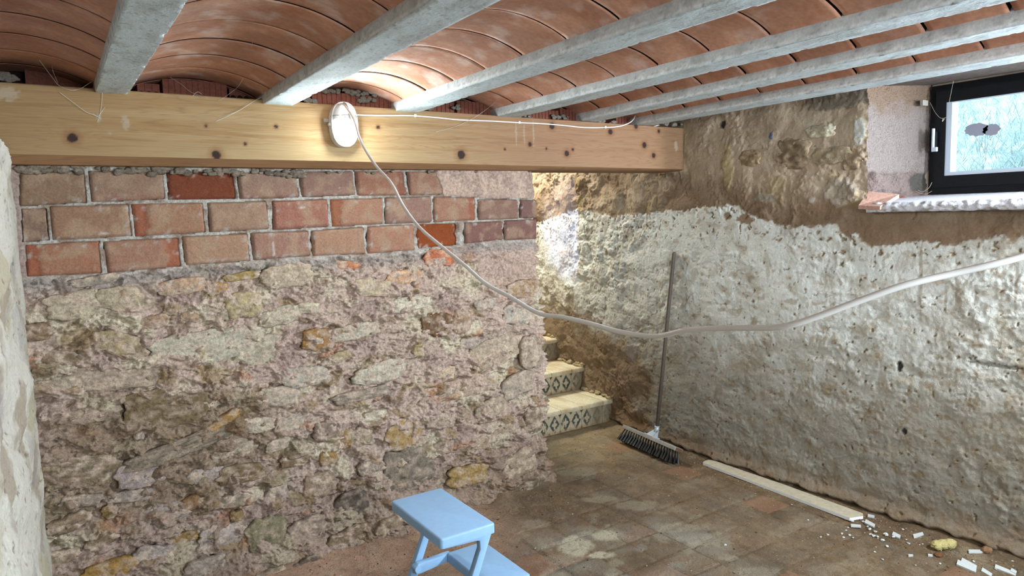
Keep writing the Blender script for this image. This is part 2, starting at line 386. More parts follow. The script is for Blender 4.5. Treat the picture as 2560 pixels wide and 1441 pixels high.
BRICK_QUADS = [b[0] for b in BRICKS]
def rubble_height(x, z):
    wx = x + 0.030 * fbm(x * 7, z * 7, 3, 11); wz = z + 0.026 * fbm(x * 7 + 9, z * 7, 3, 23)
    big = fbm(wx * 2.6, wz * 4.2, 4, 31) * 0.022
    f1, f2, idd = worley(wx * 7.5, wz * 11.0, 41)
    lump = np.clip(0.62 - f1, -0.1, 0.6) * 0.030 * (0.35 + 0.9 * idd)
    edge = sstep(0.02, 0.16, f2 - f1)
    lump = lump * (0.55 + 0.45 * edge)
    t = fbm(wx * 8.0, wz * 15.0, 5, 57) * 3.0
    ter = (np.floor(t) + sstep(0.72, 1.0, t - np.floor(t))) * 0.0058
    t2 = fbm(wx * 19.0 + 3, wz * 30.0, 4, 71) * 2.2
    ter2 = (np.floor(t2) + sstep(0.7, 1.0, t2 - np.floor(t2))) * 0.0026
    cr = np.abs(fbm(wx * 6.0, wz * 10.0, 4, 83)); crack = -0.010 * (1 - sstep(0.0, 0.035, cr)) * sstep(-.1, .3, fbm(x * 4, z * 4, 2, 5))
    g1, g2, gid = worley(wx * 17.0 + .2 * np.sin(wz * 40), wz * 24.0, 43)
    chunk = np.clip(0.55 - g1, 0, .5) * 0.030 * (gid > .45) * sstep(0.0, 0.12, g2 - g1)
    pocket = -0.016 * sstep(.34, .46, fbm(wx * 11 + 4, wz * 15, 4, 87))
    fine = fbm(x * 75, z * 75, 3, 91) * 0.0034
    return big * 1.3 + lump * 1.5 + 1.3 * chunk + 2.2 * ter + 2.2 * ter2 + 1.7 * crack + 1.4 * pocket + 1.2 * fine, idd, edge

du = 0.0042
us = np.arange(-0.16, 2.36 - 0.03, du); arc = np.linspace(0, math.pi / 2, 14); ends = np.arange(0.03 + du, 0.46, du * 1.5)
nu = len(us) + len(arc) + len(ends)
zs = np.arange(-0.03, 1.872, du); nz = len(zs)
Z = np.repeat(zs[:, None], nu, 1)
EX = end_x(Z) + 0.015 * fbm(Z * 9, Z * 0 + 2.2, 4, 3) + 0.004 * fbm(Z * 40, Z * 0 + 4, 2, 6)
sc_u = np.concatenate([us, np.zeros(len(arc) + len(ends))])
Xb = np.empty_like(Z); Yb = np.empty_like(Z); NX = np.zeros_like(Z); NY = np.full_like(Z, -1.0)
nf = len(us); rad = 0.03
frac = (us - us[0]) / (us[-1] - us[0])
Xb[:, :nf] = us[0] + frac[None, :] * (EX[:, :1] - rad - us[0]); Yb[:, :nf] = YW
for k, a in enumerate(arc):
    Xb[:, nf + k] = EX[:, 0] - rad + rad * math.sin(a); Yb[:, nf + k] = YW + rad - rad * math.cos(a)
    NX[:, nf + k] = math.sin(a); NY[:, nf + k] = -math.cos(a)
for k, e in enumerate(ends):
    Xb[:, nf + 14 + k] = EX[:, 0]; Yb[:, nf + 14 + k] = YW + e; NX[:, nf + 14 + k] = 1; NY[:, nf + 14 + k] = 0
SU = np.concatenate([us, us[-1] + rad * arc, us[-1] + rad * 1.57 + ends - rad])[None, :] + 0 * Z
H, IDD, EDGE = rubble_height(SU, Z)
zb = brick_bottom(np.minimum(SU, 2.36))
inb = sstep(-0.016, 0.012, Z - zb + 0.02 * fbm(SU * 14, Z * 14, 3, 13))     # 1 in the brick courses
bed = sstep(-0.085, -0.02, Z - zb) * (1 - inb)
plaster = np.zeros_like(Z, bool)
pl1 = [tuple(ony(px, py, YW)[[0, 2]]) for px, py in [(1094, 425), (1112, 489), (1150, 492), (1240, 497), (1345, 496), (1345, 420)]]
pwx = SU + 0.012 * fbm(SU * 20, Z * 20, 3, 19); pwz = Z + 0.010 * fbm(SU * 20 + 7, Z * 20, 3, 29)
plaster |= inpoly(pwx, pwz, pl1)
right_patch = sstep(1.86, 2.05, SU + 0.1 * fbm(SU * 5, Z * 5, 3, 37)) * sstep(-0.38, -0.22, Z - zb + 0.07 * fbm(SU * 6, Z * 6, 3, 47)) * (1 - inb)
Hs = H + 0.012
Hs = lerp(Hs, 0.004 + 0.4 * H, right_patch * 0.75)
Hs = lerp(Hs, 0.5 * H - 0.002 + 0.004 * fbm(SU * 30, Z * 30, 3, 61), bed * 0.6)
mort = -0.0012 + 0.0026 * fbm(SU * 60, Z * 60, 3, 67)
for quad in BRICK_QUADS:
    Q_ = [tuple(ony(px, py, YW)[[0, 2]]) for px, py in quad]; c0 = np.mean(Q_, 0)
    Q_ = [tuple(c0 + (np.array(q) - c0) * np.array([.994, .982])) for q in Q_]
    mort = np.where(inpoly(SU, Z, Q_), -0.045, mort)
Hh = lerp(Hs, mort, inb)
plh = 0.006 + 0.004 * fbm(SU * 9, Z * 9, 4, 97) + 0.002 * fbm(SU * 50, Z * 50, 3, 7)
Hh = np.where(plaster, plh, Hh)
Hh = Hh + 0.085 * (1 - sstep(0.0, 0.30, Z)) * (1 - sstep(0.9, 2.3, SU)) + 0.035 * (1 - sstep(0, 0.16, Z))
# colours
MOR = lin((196, 173, 157)); CRE = lin((210, 197, 170)); OCH = lin((160, 136, 100)); PUR = lin((176, 152, 140)); DUS = lin((158, 132, 108)); GRY = lin((150, 146, 140)); ORG = lin((186, 128, 88))
wx = SU + 0.03 * fbm(SU * 8, Z * 8, 3, 11); wz = Z + 0.03 * fbm(SU * 8 + 9, Z * 8, 3, 23)
C = np.broadcast_to(MOR, Z.shape + (3,)).copy()
C = lerp(C, CRE, sstep(0.0, 0.45, fbm(wx * 4, wz * 7, 5, 101)) * 0.85)
C = lerp(C, PUR, sstep(0.1, 0.5, fbm(wx * 5, wz * 6, 4, 111)) * 0.8)
C = lerp(C, OCH, sstep(0.30, 0.52, fbm(wx * 6, wz * 9, 4, 121)) * 0.75)
C = lerp(C, OCH * 0.75, sstep(0.72, 0.80, IDD) * EDGE * sstep(-0.1, 0.3, fbm(wx * 9, wz * 9, 3, 125)) * 0.7)
C = lerp(C, ORG, sstep(0.42, 0.6, fbm(wx * 4 + 5, wz * 7, 4, 131)) * 0.5)
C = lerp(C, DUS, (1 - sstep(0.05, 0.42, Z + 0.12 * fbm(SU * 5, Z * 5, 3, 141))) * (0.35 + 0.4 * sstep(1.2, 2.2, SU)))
C = lerp(C, lin((188, 162, 146)), right_patch * 0.8)
C = lerp(C, GRY, bed * 0.65)
C = lerp(C, lerp(lin((182, 176, 166)), lin((150, 134, 120)), sstep(0, .4, fbm(SU * 12, Z * 12, 3, 145))), inb)
C = C * lerp(.74, 1.0, sstep(.05, .75, Z + .1 * fbm(SU * 4, Z * 4, 3, 173)))[..., None]  # falloff of light put into the colour: darker towards the foot
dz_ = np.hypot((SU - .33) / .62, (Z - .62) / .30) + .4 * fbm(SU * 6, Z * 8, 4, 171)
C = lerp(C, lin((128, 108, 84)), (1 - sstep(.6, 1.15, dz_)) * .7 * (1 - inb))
C = np.where(plaster[..., None], lerp(lin((190, 164, 146)), lin((172, 148, 134)), sstep(-.2, .3, fbm(SU * 14, Z * 14, 4, 151))), C)
far_left = (1 - sstep(-0.09, -0.03, SU + 0.02 * fbm(Z * 12, SU * 12, 3, 161)))
C = lerp(C, lin((158, 136, 126)), far_left * inb)
Hh = Hh + far_left * inb * 0.006
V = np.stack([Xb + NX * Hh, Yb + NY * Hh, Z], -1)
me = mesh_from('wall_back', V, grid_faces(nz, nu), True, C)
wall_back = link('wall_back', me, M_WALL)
tag(wall_back, 'rubble stone partition wall topped by three brick courses under the timber beam', 'wall', kind='structure')

for bi, (quad, c1, c2, side, proud) in enumerate(BRICKS):
    Q = np.array([ony(px, py, YW)[[0, 2]] for px, py in quad]); c0 = Q.mean(0); Q = c0 + (Q - c0) * np.array([1.012, 1.03])
    c1, c2 = [tuple(.86 * q + .14 * np.mean(v) for q in v) for v in (c1, c2)]
    nx_, nz_ = 30, 16
    s = np.linspace(0, 1, nx_)[None, :] + np.zeros((nz_, 1)); t = np.linspace(0, 1, nz_)[:, None] + np.zeros((1, nx_))
    ed = np.minimum(np.minimum(s, 1 - s) * 2.0, np.minimum(t, 1 - t))
    P2 = ((1 - s) * (1 - t))[..., None] * Q[0] + (s * (1 - t))[..., None] * Q[1] + (s * t)[..., None] * Q[2] + ((1 - s) * t)[..., None] * Q[3]
    x_, z_ = P2[..., 0], P2[..., 1]
    jx = 0.0025 * fbm(x_ * 50, z_ * 50, 3, 200 + bi); jz = 0.0025 * fbm(x_ * 50, z_ * 50 + 7, 3, 300 + bi)
    bor = (s == 0) | (s == 1) | (t == 0) | (t == 1)
    wsec = fbm(x_ * 22 + bi, z_ * 22, 4, 401)
    m2 = np.clip(wsec * 0.8, 0, 1) * 0.7
    if 'r' in side: m2 = np.maximum(m2 * .4, sstep(0.78, 0.82, s + 0.07 * wsec))
    if 'l' in side: m2 = np.maximum(m2 * .4, sstep(0.78, 0.84, 1 - s + 0.10 * wsec))
    if 'b' in side: m2 = np.maximum(m2 * .5, sstep(0.7, 0.95, t + 0.2 * wsec))
    hollow = m2 if ('r' in side or 'l' in side) else 0 * m2
    hh = (proud * .4 if proud > 0 else proud) + 0.0022 * fbm(x_ * 30, z_ * 30, 4, 500 + bi) * (3.0 if proud < 0 else 1.3) - 0.008 * hollow - 0.0022 * (1 - sstep(0, 0.06, ed)) - 0.0006 * (1 - sstep(0, .25, ed))
    hh = np.where(bor, min(proud, 0) - 0.02, hh)
    cc = lerp(lin(c1), lin(c2), m2)
    dust = sstep(-0.1, 0.45, fbm(x_ * 13 + 3 * bi, z_ * 13, 4, 601)) * 0.50 * (1 - hollow) + (.28 if bi not in (15, 16, 24, 25) else .05)
    if proud > -.005: cc = lerp(cc, lin((178, 150, 124)), dust)
    for lx, lz, lrx, lrz in [(684, 622, 4, 20), (930, 612, 3, 8), (325, 518, 5, 12), (262, 583, 12, 4), (755, 520, 10, 3), (560, 583, 14, 3), (850, 470, 2, 9)]:
        lp_ = ony(lx, lz, YW); lk = px_back(lp_[0], lp_[2])
        cc = lerp(cc, lin((206, 198, 188)), (1 - sstep(.7, 1.0, np.hypot((x_ - lp_[0]) / (lrx * lk), (z_ - lp_[2]) / (lrz * lk)) + .4 * fbm(x_ * 70, z_ * 70, 3, lx))) * .8)
    lime = sstep(0.42, 0.5, fbm(x_ * 26, z_ * 26 + bi, 3, 611)) * (1 - sstep(0.05, .3, ed)) * 0.7
    cc = lerp(cc, lin((190, 184, 174)), lime)
    Vb = np.stack([x_ + jx, YW - hh, z_ + jz], -1)
    mb = mesh_from('brick', Vb, grid_faces(nz_, nx_)[:, ::-1], True, cc)
    ob = link('brick', mb, M_BRICK, wall_back)
    if proud == -.010: ob['label'] = 'brick worn back to raw red clay'
    if proud == -.028: ob['label'] = 'deeply recessed orange brick'

# individual stones bedded in the rubble
_ico = bmesh.new(); bmesh.ops.create_icosphere(_ico, subdivisions=4, radius=1.0)
ICO_V = np.array([v.co[:] for v in _ico.verts]); ICO_F = np.array([[v.index for v in f.verts] for f in _ico.faces]); _ico.free()
_ico = bmesh.new(); bmesh.ops.create_icosphere(_ico, subdivisions=2, radius=1.0)
ICO2_V = np.array([v.co[:] for v in _ico.verts]); ICO2_F = np.array([[v.index for v in f.verts] for f in _ico.faces]); _ico.free()
def stone_mesh(cx, cy, cz, rx, rz, tilt, rgb, proud, seed, axis='y', base=0.0, dust=(172, 150, 138), dustamt=0.5):
    """irregular flattened rock bedded in a wall; axis = wall normal, outward is -axis"""
    v = ICO_V; front = v[:, 1] < 0.05
    a, b, c = v[:, 0], v[:, 1], v[:, 2]
    ang = np.arctan2(c, a)
    rr = 1 + 0.16 * gnoise(np.cos(ang) * 1.3 + seed, np.sin(ang) * 1.3, seed) + 0.14 * gnoise(np.cos(ang) * 3.1 + seed, np.sin(ang) * 3.1, seed + 5) + .06 * gnoise(np.cos(ang) * 8, np.sin(ang) * 8 + seed, seed + 9)
    sq = (np.abs(a) ** 3.2 + np.abs(c) ** 3.2) ** (1 / 3.2) / (np.hypot(a, c) + 1e-9)
    rr = rr / np.clip(sq, .8, 1.2) * 0.98
    x = a * rr; z = c * rr
    flat = -np.sign(b) * np.abs(b) ** 0.42
    dep = proud + 0.010
    y = flat * dep
    n = fbm(x * rx * 22 + seed * 3.1, z * rz * 22, 4, seed + 2)
    t = fbm(x * rx * 30 + seed, z * rz * 48, 3, seed + 4) * 2.2
    y = y + (b < 0.1) * (n * 0.009 + (np.floor(t) + sstep(.6, 1, t - np.floor(t))) * 0.0028) * np.abs(b) ** .3
    ct, st = math.cos(math.radians(-tilt)), math.sin(math.radians(-tilt))
    X = rx * (x) ; Zz = rz * z
    X2 = X * ct - Zz * st; Z2 = X * st + Zz * ct
    col = lin(np.minimum((np.array(rgb) * .8 + np.mean(rgb) * .2) * 1.04, 235)) * (1 + 0.30 * n)[:, None]
    dm = sstep(-0.15, 0.35, fbm(X2 * 24 + seed, Z2 * 24, 4, seed + 7)) * dustamt
    col = lerp(col, lin(dust), dm)
    col = lerp(col, lin(rgb) * 0.6, sstep(.3, .55, fbm(X2 * 30, Z2 * 30 + seed, 3, seed + 8)) * .6)
    if axis == 'y': Vv = np.stack([cx + X2, cy - base - y, cz + Z2], -1)
    else: Vv = np.stack([cx - base - y, cy - X2, cz + Z2], -1)
    return mesh_from('stone', Vv, ICO_F, True, col)
for si, (px, py, rx, ry, tilt, rgb, proud) in enumerate(STONES):
    p = ony(px, py, YW); k = px_back(p[0], p[2])
    h0 = rubble_height(np.array([p[0]]), np.array([p[2]]))[0][0] * 0.55 + 0.010
    bul = 0.085 * (1 - sstep(0.0, 0.30, p[2])) * (1 - sstep(0.9, 2.3, p[0])) + 0.035 * (1 - sstep(0, 0.16, p[2]))
    sec = 1.12
    ms = stone_mesh(p[0], YW, p[2], rx * k * sec * 1.08, ry * k * 1.05, tilt, rgb, proud * .8, 1000 + si * 7, base=h0 + bul - 0.003, dust=(194, 174, 154), dustamt=(.50 if max(rgb) < 126 else (.62 if min(rgb) < 75 else .92)))
    link('stone', ms, M_WALL, wall_back)
# mortar squeezed out along the foot of the beam
Vs, Fs, Cs = [], [], []; off = 0
rs = np.random.RandomState(3)
for k in range(110):
    px = rs.uniform(40, 760) if k < 95 else rs.uniform(760, 1330)
    py = np.interp(px, [0, 700, 1340], [416, 427, 429]) + rs.uniform(-3, 14) * (1 if k < 95 else .4)
    p = ony(px, py, YW - 0.006); s = rs.uniform(0.005, 0.015) * (1 if k < 95 else .5)
    v = ICO2_V * (1 + 0.35 * rs.randn(len(ICO2_V), 1) * .5) * np.array([s * 1.7, s * 0.7, s])
    Vs.append(v + p); Fs.append(ICO2_F + off); off += len(v)
    g = rs.uniform(0.6, 1.15); Cs.append(np.broadcast_to(lin((142, 128, 112)) * g, v.shape))
ml = mesh_from('mortar_lumps', np.concatenate(Vs), np.concatenate(Fs), True, np.concatenate(Cs))
tag(link('mortar_lumps', ml, M_WALL, wall_back), kind='stuff')

# ---------------------------------------------------------------- right wall
def wall_x(y):
    return np.interp(y, [0.5, 1.2, 2.0, 3.0, 3.4, 4.0, 4.8, 5.8], [3.53, 3.52, 3.475, 3.44, 3.455, 3.50, 3.575, 3.62])
def P_right(px, py):
    x = 3.46
    for _ in range(6):
        p = onx(px, py, x); x = float(wall_x(p[1]))
    return p
WIN_Y0, WIN_Y1, WIN_Z0, WIN_Z1 = 1.05, 2.03, 1.585, 2.24
dv = 0.006
ys = np.arange(0.62, 5.75, dv); zs = np.arange(-0.03, 2.34, dv)
Yv, Zv = np.meshgrid(ys, zs)
wy = Yv + 0.03 * fbm(Yv * 7, Zv * 7, 3, 701); wz = Zv + 0.03 * fbm(Yv * 7 + 5, Zv * 7, 3, 711)
WASH = [(1335, 560), (1380, 545), (1443, 524), (1480, 530), (1530, 543), (1570, 536), (1620, 537), (1680, 526), (1712, 530), (1740, 521), (1790, 516), (1842, 512), (1870, 535), (1900, 545), (1935, 560), (1990, 570), (2030, 562), (2092, 562), (2104, 580), (2130, 584), (2128, 600), (2180, 616), (2240, 612), (2300, 602), (2350, 612), (2400, 608), (2440, 598), (2500, 592), (2560, 596), (2640, 596)]
_wp = np.array([P_right(*p) for p in WASH]); _o = np.argsort(_wp[:, 1])
wtop = np.interp(Yv, _wp[_o, 1], _wp[_o, 2])
ws = wtop - Zv + 0.020 * fbm(Yv * 30, Zv * 30, 4, 721) + 0.012 * fbm(Yv * 9, Zv * 9, 3, 723)
wash = sstep(-0.003, 0.006, ws)
# bare specks where the wash has flaked, denser near its top edge
fl = fbm(Yv * 30, Zv * 30, 4, 731) - 0.60 + 0.20 * (1 - sstep(0.02, 0.26, ws)) + 0.10 * fbm(Yv * 4, Zv * 4, 2, 733)
flake = sstep(0.0, 0.05, fl) * wash
# bare damp zone near the stair foot
damp = sstep(3.50, 3.78, Yv + 0.18 * fbm(Yv * 4, Zv * 4, 3, 741)) * (1 - sstep(0.50, 0.85, Zv - 0.14 * (Yv - 3.6) + 0.16 * fbm(Yv * 5, Zv * 5, 4, 743)))
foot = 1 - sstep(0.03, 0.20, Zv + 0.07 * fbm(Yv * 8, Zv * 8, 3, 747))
washv = wash * (1 - flake) * (1 - damp)
bigw = fbm(wy * 2.2, wz * 2.6, 4, 751) * 0.030
f1, f2, idd = worley(wy * 5.0, wz * 6.0, 753)
lump = np.clip(0.6 - f1, -0.1, 0.6) * 0.022 * (0.3 + idd)
t = fbm(wy * 9, wz * 11, 4, 757) * 2.6; ter = (np.floor(t) + sstep(0.75, 1, t - np.floor(t))) * 0.0045
t2 = fbm(wy * 24, wz * 30, 4, 761) * 2.0; ter2 = (np.floor(t2) + sstep(0.7, 1, t2 - np.floor(t2))) * 0.0020
cr = np.abs(fbm(wy * 5, wz * 7, 4, 763)); crack = -0.009 * (1 - sstep(0, 0.03, cr)) * sstep(0.0, .35, fbm(Yv * 3, Zv * 3, 2, 765))
fine = fbm(Yv * 60, Zv * 60, 3, 767) * 0.0020
stairside = sstep(3.45, 3.9, Yv)
amp = lerp(0.42, 1.05, stairside)
rm_ = (1 + .3 * (1 - wash)) * lerp(.35, 1.25, sstep(-.25, .35, fbm(Yv * 2.6, Zv * 2.6, 3, 769)))
Hr = (bigw + lump) * amp * (1 - .35 * washv) + (ter + ter2) * rm_ * lerp(0.65, 1.25, stairside) + crack * (1 - 0.5 * washv) + fine + 0.0045 * washv - 0.004 * flake
Hr = Hr + 0.03 * (1 - sstep(0.0, 0.10, Zv)) - 0.045 * (1 - sstep(0.0, 0.035, Zv + .02 * fbm(Yv * 9, Zv, 3, 768)))
EAR = lin((154, 134, 110)); EAR2 = lin((176, 159, 137)); EAR3 = lin((124, 102, 78)); WSH = lin((226, 229, 222)); WSH2 = lin((172, 165, 150)); DMP = lin((132, 108, 80))
C = lerp(np.broadcast_to(EAR, Yv.shape + (3,)), EAR2, sstep(-0.1, 0.4, fbm(wy * 4, wz * 5, 5, 771)))
C = lerp(C, EAR3, sstep(0.18, 0.5, fbm(wy * 3.2 + 3, wz * 4, 5, 773)) * 0.8)
C = lerp(C, lin((160, 142, 96)), sstep(0.3, 0.55, fbm(wy * 4 + 7, wz * 3.2, 4, 775)) * 0.6)
C = lerp(C, lin((128, 104, 82)), sstep(0.02, 0.16, 0.24 - (Zv - wtop)) * (Zv > wtop) * (1 - sstep(3.2, 3.5, Yv)) * 0.75)
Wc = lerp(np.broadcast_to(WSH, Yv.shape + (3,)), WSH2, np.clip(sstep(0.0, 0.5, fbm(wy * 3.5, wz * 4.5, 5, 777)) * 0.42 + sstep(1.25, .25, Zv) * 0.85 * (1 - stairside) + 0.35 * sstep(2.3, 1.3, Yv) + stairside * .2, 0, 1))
Wc = lerp(Wc, lin((164, 146, 118)), sstep(0.12, 0.48, fbm(wy * 11, wz * 13, 4, 779)) * 0.42)
Wc = lerp(Wc, lin((150, 124, 88)), sstep(0.36, 0.5, fbm(wy * 17 + 4, wz * 20, 4, 780)) * 0.5)
streak = sstep(0.35, 0.5, fbm(Yv * 26, Zv * 1.2, 3, 781)) * sstep(0.1, .4, fbm(Yv * 3, Zv * 2, 2, 783)) * (1 - sstep(1.7, 2.1, Yv))
Wc = lerp(Wc, lin((132, 116, 90)), streak * 0.6)
Wc = Wc * lerp(.66, 1.0, sstep(.10, 1.15, Zv + .12 * fbm(Yv * 3, Zv * 3, 3, 785)))[..., None]  # wash colour dims towards the floor, painted in place of weaker light
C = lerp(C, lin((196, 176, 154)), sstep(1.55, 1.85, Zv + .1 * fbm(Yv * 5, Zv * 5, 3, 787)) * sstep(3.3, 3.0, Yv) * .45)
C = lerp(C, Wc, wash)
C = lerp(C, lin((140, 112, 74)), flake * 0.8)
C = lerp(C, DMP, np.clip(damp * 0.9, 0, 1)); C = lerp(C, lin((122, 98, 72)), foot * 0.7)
def blotch(pxc, rx, ry, rgb, amt, depth=0.0, nz=0.35):
    global C, Hr
    p = P_right(*pxc); k = (RW.T @ (p - EYE))[2] / _f
    d = np.hypot((Yv - p[1]) / (rx * k * 1.15), (Zv - p[2]) / (ry * k)) + nz * fbm(Yv * 30, Zv * 30, 3, int(pxc[0]))
    mm = 1 - sstep(0.8, 1.0, d); C = lerp(C, lin(rgb), mm * amt); Hr = Hr + depth * mm
for a in [((1803, 312), 9, 11, (62, 52, 44), .95, -.02), ((1928, 340), 5, 8, (60, 92, 130), .85, 0, .7), ((2250, 918), 6, 13, (40, 38, 34), .95, -.008, .6), ((2262, 1078), 7, 9, (48, 46, 46), .95, -.006, .4),
          ((1862, 548), 22, 14, (146, 118, 88), .9, -.005), ((1818, 540), 12, 10, (146, 118, 88), .8, -.005), ((2040, 330), 26, 14, (186, 178, 156), .7, .003), ((2100, 250), 90, 26, (116, 106, 94), .85, .008),
          ((2030, 500), 10, 8, (176, 168, 160), .8, .004), ((1820, 415), 16, 60, (178, 160, 112), .6, .006), ((1910, 495), 34, 12, (150, 146, 132), .6, .004), ((2060, 395), 44, 20, (146, 128, 94), .6, -.004),
          ((2130, 395), 20, 30, (152, 126, 86), .6, -.004), ((2100, 480), 40, 40, (160, 150, 140), .6, .006), ((2150, 330), 14, 40, (186, 188, 180), .8, .004), ((2490, 915), 60, 5, (88, 80, 68), .5, -.010, .6)]:
    blotch(*a)
hole = (Yv < WIN_Y1 + 0.012 * fbm(Zv * 14, Yv * 3, 3, 791)) & (Yv > WIN_Y0) & (Zv > WIN_Z0 - 0.03) & (Zv < WIN_Z1)
keep = ~(hole[:-1, :-1] & hole[1:, :-1] & hole[:-1, 1:] & hole[1:, 1:])
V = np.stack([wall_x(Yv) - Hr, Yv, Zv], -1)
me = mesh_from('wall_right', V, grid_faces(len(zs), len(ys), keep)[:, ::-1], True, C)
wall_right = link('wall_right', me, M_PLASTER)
tag(wall_right, 'earthen wall with flaking whitewash below and the small window at its right', 'wall', kind='structure')
for si, (px, py, rx, ry, rgb, pr) in enumerate([(1978, 385, 44, 38, (118, 98, 70), .006), (1876, 396, 27, 21, (140, 116, 82), .006), (2075, 388, 44, 22, (146, 130, 102), .004), (2128, 400, 22, 24, (150, 128, 98), .005), (2052, 328, 34, 18, (188, 178, 150), .008)]):
    p = P_right(px, py); k = (RW.T @ (p - EYE))[2] / _f
    i = int((p[2] + .03) / dv); j = int((p[1] - .62) / dv)
    ms = stone_mesh(float(wall_x(p[1])), p[1], p[2], rx * k * 1.2, ry * k, 0, rgb, pr, 3000 + si * 9, axis='x', base=float(Hr[i, j]) - 0.006, dust=(178, 156, 130), dustamt=.75)
    link('stone', ms, M_PLASTER, wall_right)

# ---------------------------------------------------------------- left pier
ys = np.arange(1.35, 3.36, 0.006); zs = np.arange(-0.03, 1.875, 0.006)
Yl, Zl = np.meshgrid(ys, zs)
XL = np.interp(Yl, [1.3, 2.6, 3.2, 3.36], [-0.125, -0.105, -0.095, -0.085])
wyl = (Yl + 0.05 * fbm(Yl * 3, Zl * 8, 3, 801)) * .38; wzl = Zl + 0.03 * fbm(Yl * 3 + 3, Zl * 8, 3, 803)
f1, f2, idd = worley(wyl * 5, wzl * 5.5, 807)
Hl = fbm(wyl * 3, wzl * 4, 4, 811) * 0.016 + np.clip(.6 - f1, -.1, .6) * .028 + fbm(Yl * 40, Zl * 40, 3, 813) * .003
t = fbm(wyl * 10, wzl * 12, 4, 817) * 2.5; Hl += (np.floor(t) + sstep(.75, 1, t - np.floor(t))) * .003
Hl *= 0.25 + 0.75 * sstep(3.28, 3.0, Yl)
C = lerp(np.broadcast_to(lin((196, 192, 180)), Yl.shape + (3,)), lin((168, 158, 128)), sstep(.05, .5, fbm(wyl * 3, wzl * 4, 4, 821)) * .7)
st = sstep(.10, .38, fbm(wyl * 6.5 + 2, wzl * 3.4, 5, 823)) * sstep(3.15, 2.95, Yl)
C = lerp(C, lin((150, 136, 118)), st * .8)
C = lerp(C, lin((158, 150, 146)), sstep(.2, .5, fbm(wyl * 5 + 4, wzl * 5, 4, 825)) * .6)
pit = sstep(.45, .5, fbm(Yl * 18, Zl * 45, 3, 827)); C = lerp(C, lin((110, 96, 78)), pit * .8); Hl -= pit * .004
V = np.stack([XL + Hl, Yl, Zl], -1)
wall_left = link('wall_left', mesh_from('wall_left', V, grid_faces(len(zs), len(ys)), True, C), M_PLASTER)
tag(wall_left, 'whitewashed rubble pier at the left edge carrying the timber beam', 'wall', kind='structure')
add_box_obj('pier_core', (-0.55, 1.36, -0.02), (-0.14, 3.36, 1.868), M_PLAINWALL, wall_left)

# ---------------------------------------------------------------- unseen sides of the room, kept plain
far = add_box_obj('wall_front', (-1.75, -2.5, -0.02), (3.75, -2.4, 2.4), M_PLAINWALL); tag(far, 'plain rendered wall closing the cellar behind the viewer', 'wall', kind='structure')
fl_ = add_box_obj('wall_far_left', (-1.85, -2.5, -0.02), (-1.75, 3.7, 2.4), M_PLAINWALL); tag(fl_, 'plain rendered wall beyond the left pier', 'wall', kind='structure')
nr = add_box_obj('wall_right_near', (3.53, -2.5, -0.02), (3.68, 0.63, 2.4), M_PLAINWALL); tag(nr, 'plain rendered continuation of the right wall toward the viewer', 'wall', kind='structure')
for nm_, lo_, hi_, lb_ in [('wall_stair_head', (2.05, 6.0, -0.02), (3.66, 6.1, 3.2), 'plain rendered wall at the head of the stairs'),
                        ('wall_stair_left', (1.9, 3.79, -0.02), (2.0, 6.1, 3.2), 'plain rendered wall on the hidden left side of the stairs'),
                        ('wall_stair_right', (3.68, 3.3, -0.02), (3.80, 6.1, 3.3), 'outer masonry behind the whitewashed wall beside the stairs'),
                        ('wall_light_stop', (2.0, 4.52, -0.02), (2.95, 4.62, 3.2), 'unseen stub wall added to cut the stair daylight, hidden by the partition'),  # added to give the daylight patch its sharp edge
                        ('ceiling_stair', (1.9, 3.55, 3.2), (3.68, 6.1, 3.3), 'plain ceiling over the stairs'),
                        ('wall_stair_header', (2.05, 3.45, 2.14), (3.66, 3.55, 3.2), 'plain masonry over the stair opening above the beam')]:
    tag(add_box_obj(nm_, lo_, hi_, M_PLAINWALL), lb_, nm_.split('_')[0], kind='structure')
iw = add_box_obj('wall_above_beam', (-1.8, 3.5, 1.86), (2.0, 3.6, 2.42), M_DARK, None); iw.name = 'wall_back_upper'  # dark sheet in place of the shaded void behind the hollow bricks
tag(iw, 'near-black panel standing in for shade, closing the ceiling bays above the timber beam', 'wall', kind='structure')

# ---------------------------------------------------------------- floor: dirt over cement tiles
dx = 0.010
xs = np.arange(-0.1, 3.62, dx); ys = np.arange(0.75, 4.45, dx)
Xf, Yf = np.meshgrid(xs, ys)
PIT = 0.2
def tile_joint(x, y):
    ax = np.abs((x - 0.04) / PIT - np.round((x - 0.04) / PIT)) * PIT; ay = np.abs((y - 0.06) / PIT - np.round((y - 0.06) / PIT)) * PIT
    return np.minimum(ax, ay)
Hd = -0.0024 + 0.0052 * fbm(Xf * 3.2, Yf * 3.2, 5, 901) + 0.0014 * fbm(Xf * 26, Yf * 26, 4, 907) + 0.0011 * fbm(Xf * 90, Yf * 90, 2, 909)
db = np.clip(YW - 0.02 - Yf, 0, 9) + np.where(Xf > 2.42, (Xf - 2.42) * 3, 0)
bank = 0.060 * np.exp(-db / 0.10) * (1 + 0.5 * fbm(Xf * 6, Yf * 6, 3, 911)) * sstep(2.46, 2.3, Xf)
dr = np.clip(wall_x(Yf) - Xf, 0, 9)
bank = bank + 0.018 * np.exp(-dr / 0.05) * (1 + 0.8 * fbm(Xf * 9, Yf * 9, 3, 913)) + 0.012 * np.exp(-dr / 0.25) * sstep(2.0, 1.2, Yf)
ledge = sstep(0, 0.004, Yf - 3.36 - 0.02 * np.sin(Xf * 9)) * sstep(2.95, 2.9, Xf) * sstep(2.40, 2.45, Xf)
Hd = Hd + np.clip(bank, 0, .09) + 0.010 * np.exp(-((Xf - np.clip(Xf, 0, 1.5)) ** 2 + (Yf - 3.0) ** 2) / .2) * sstep(1.9, 1.0, Xf)
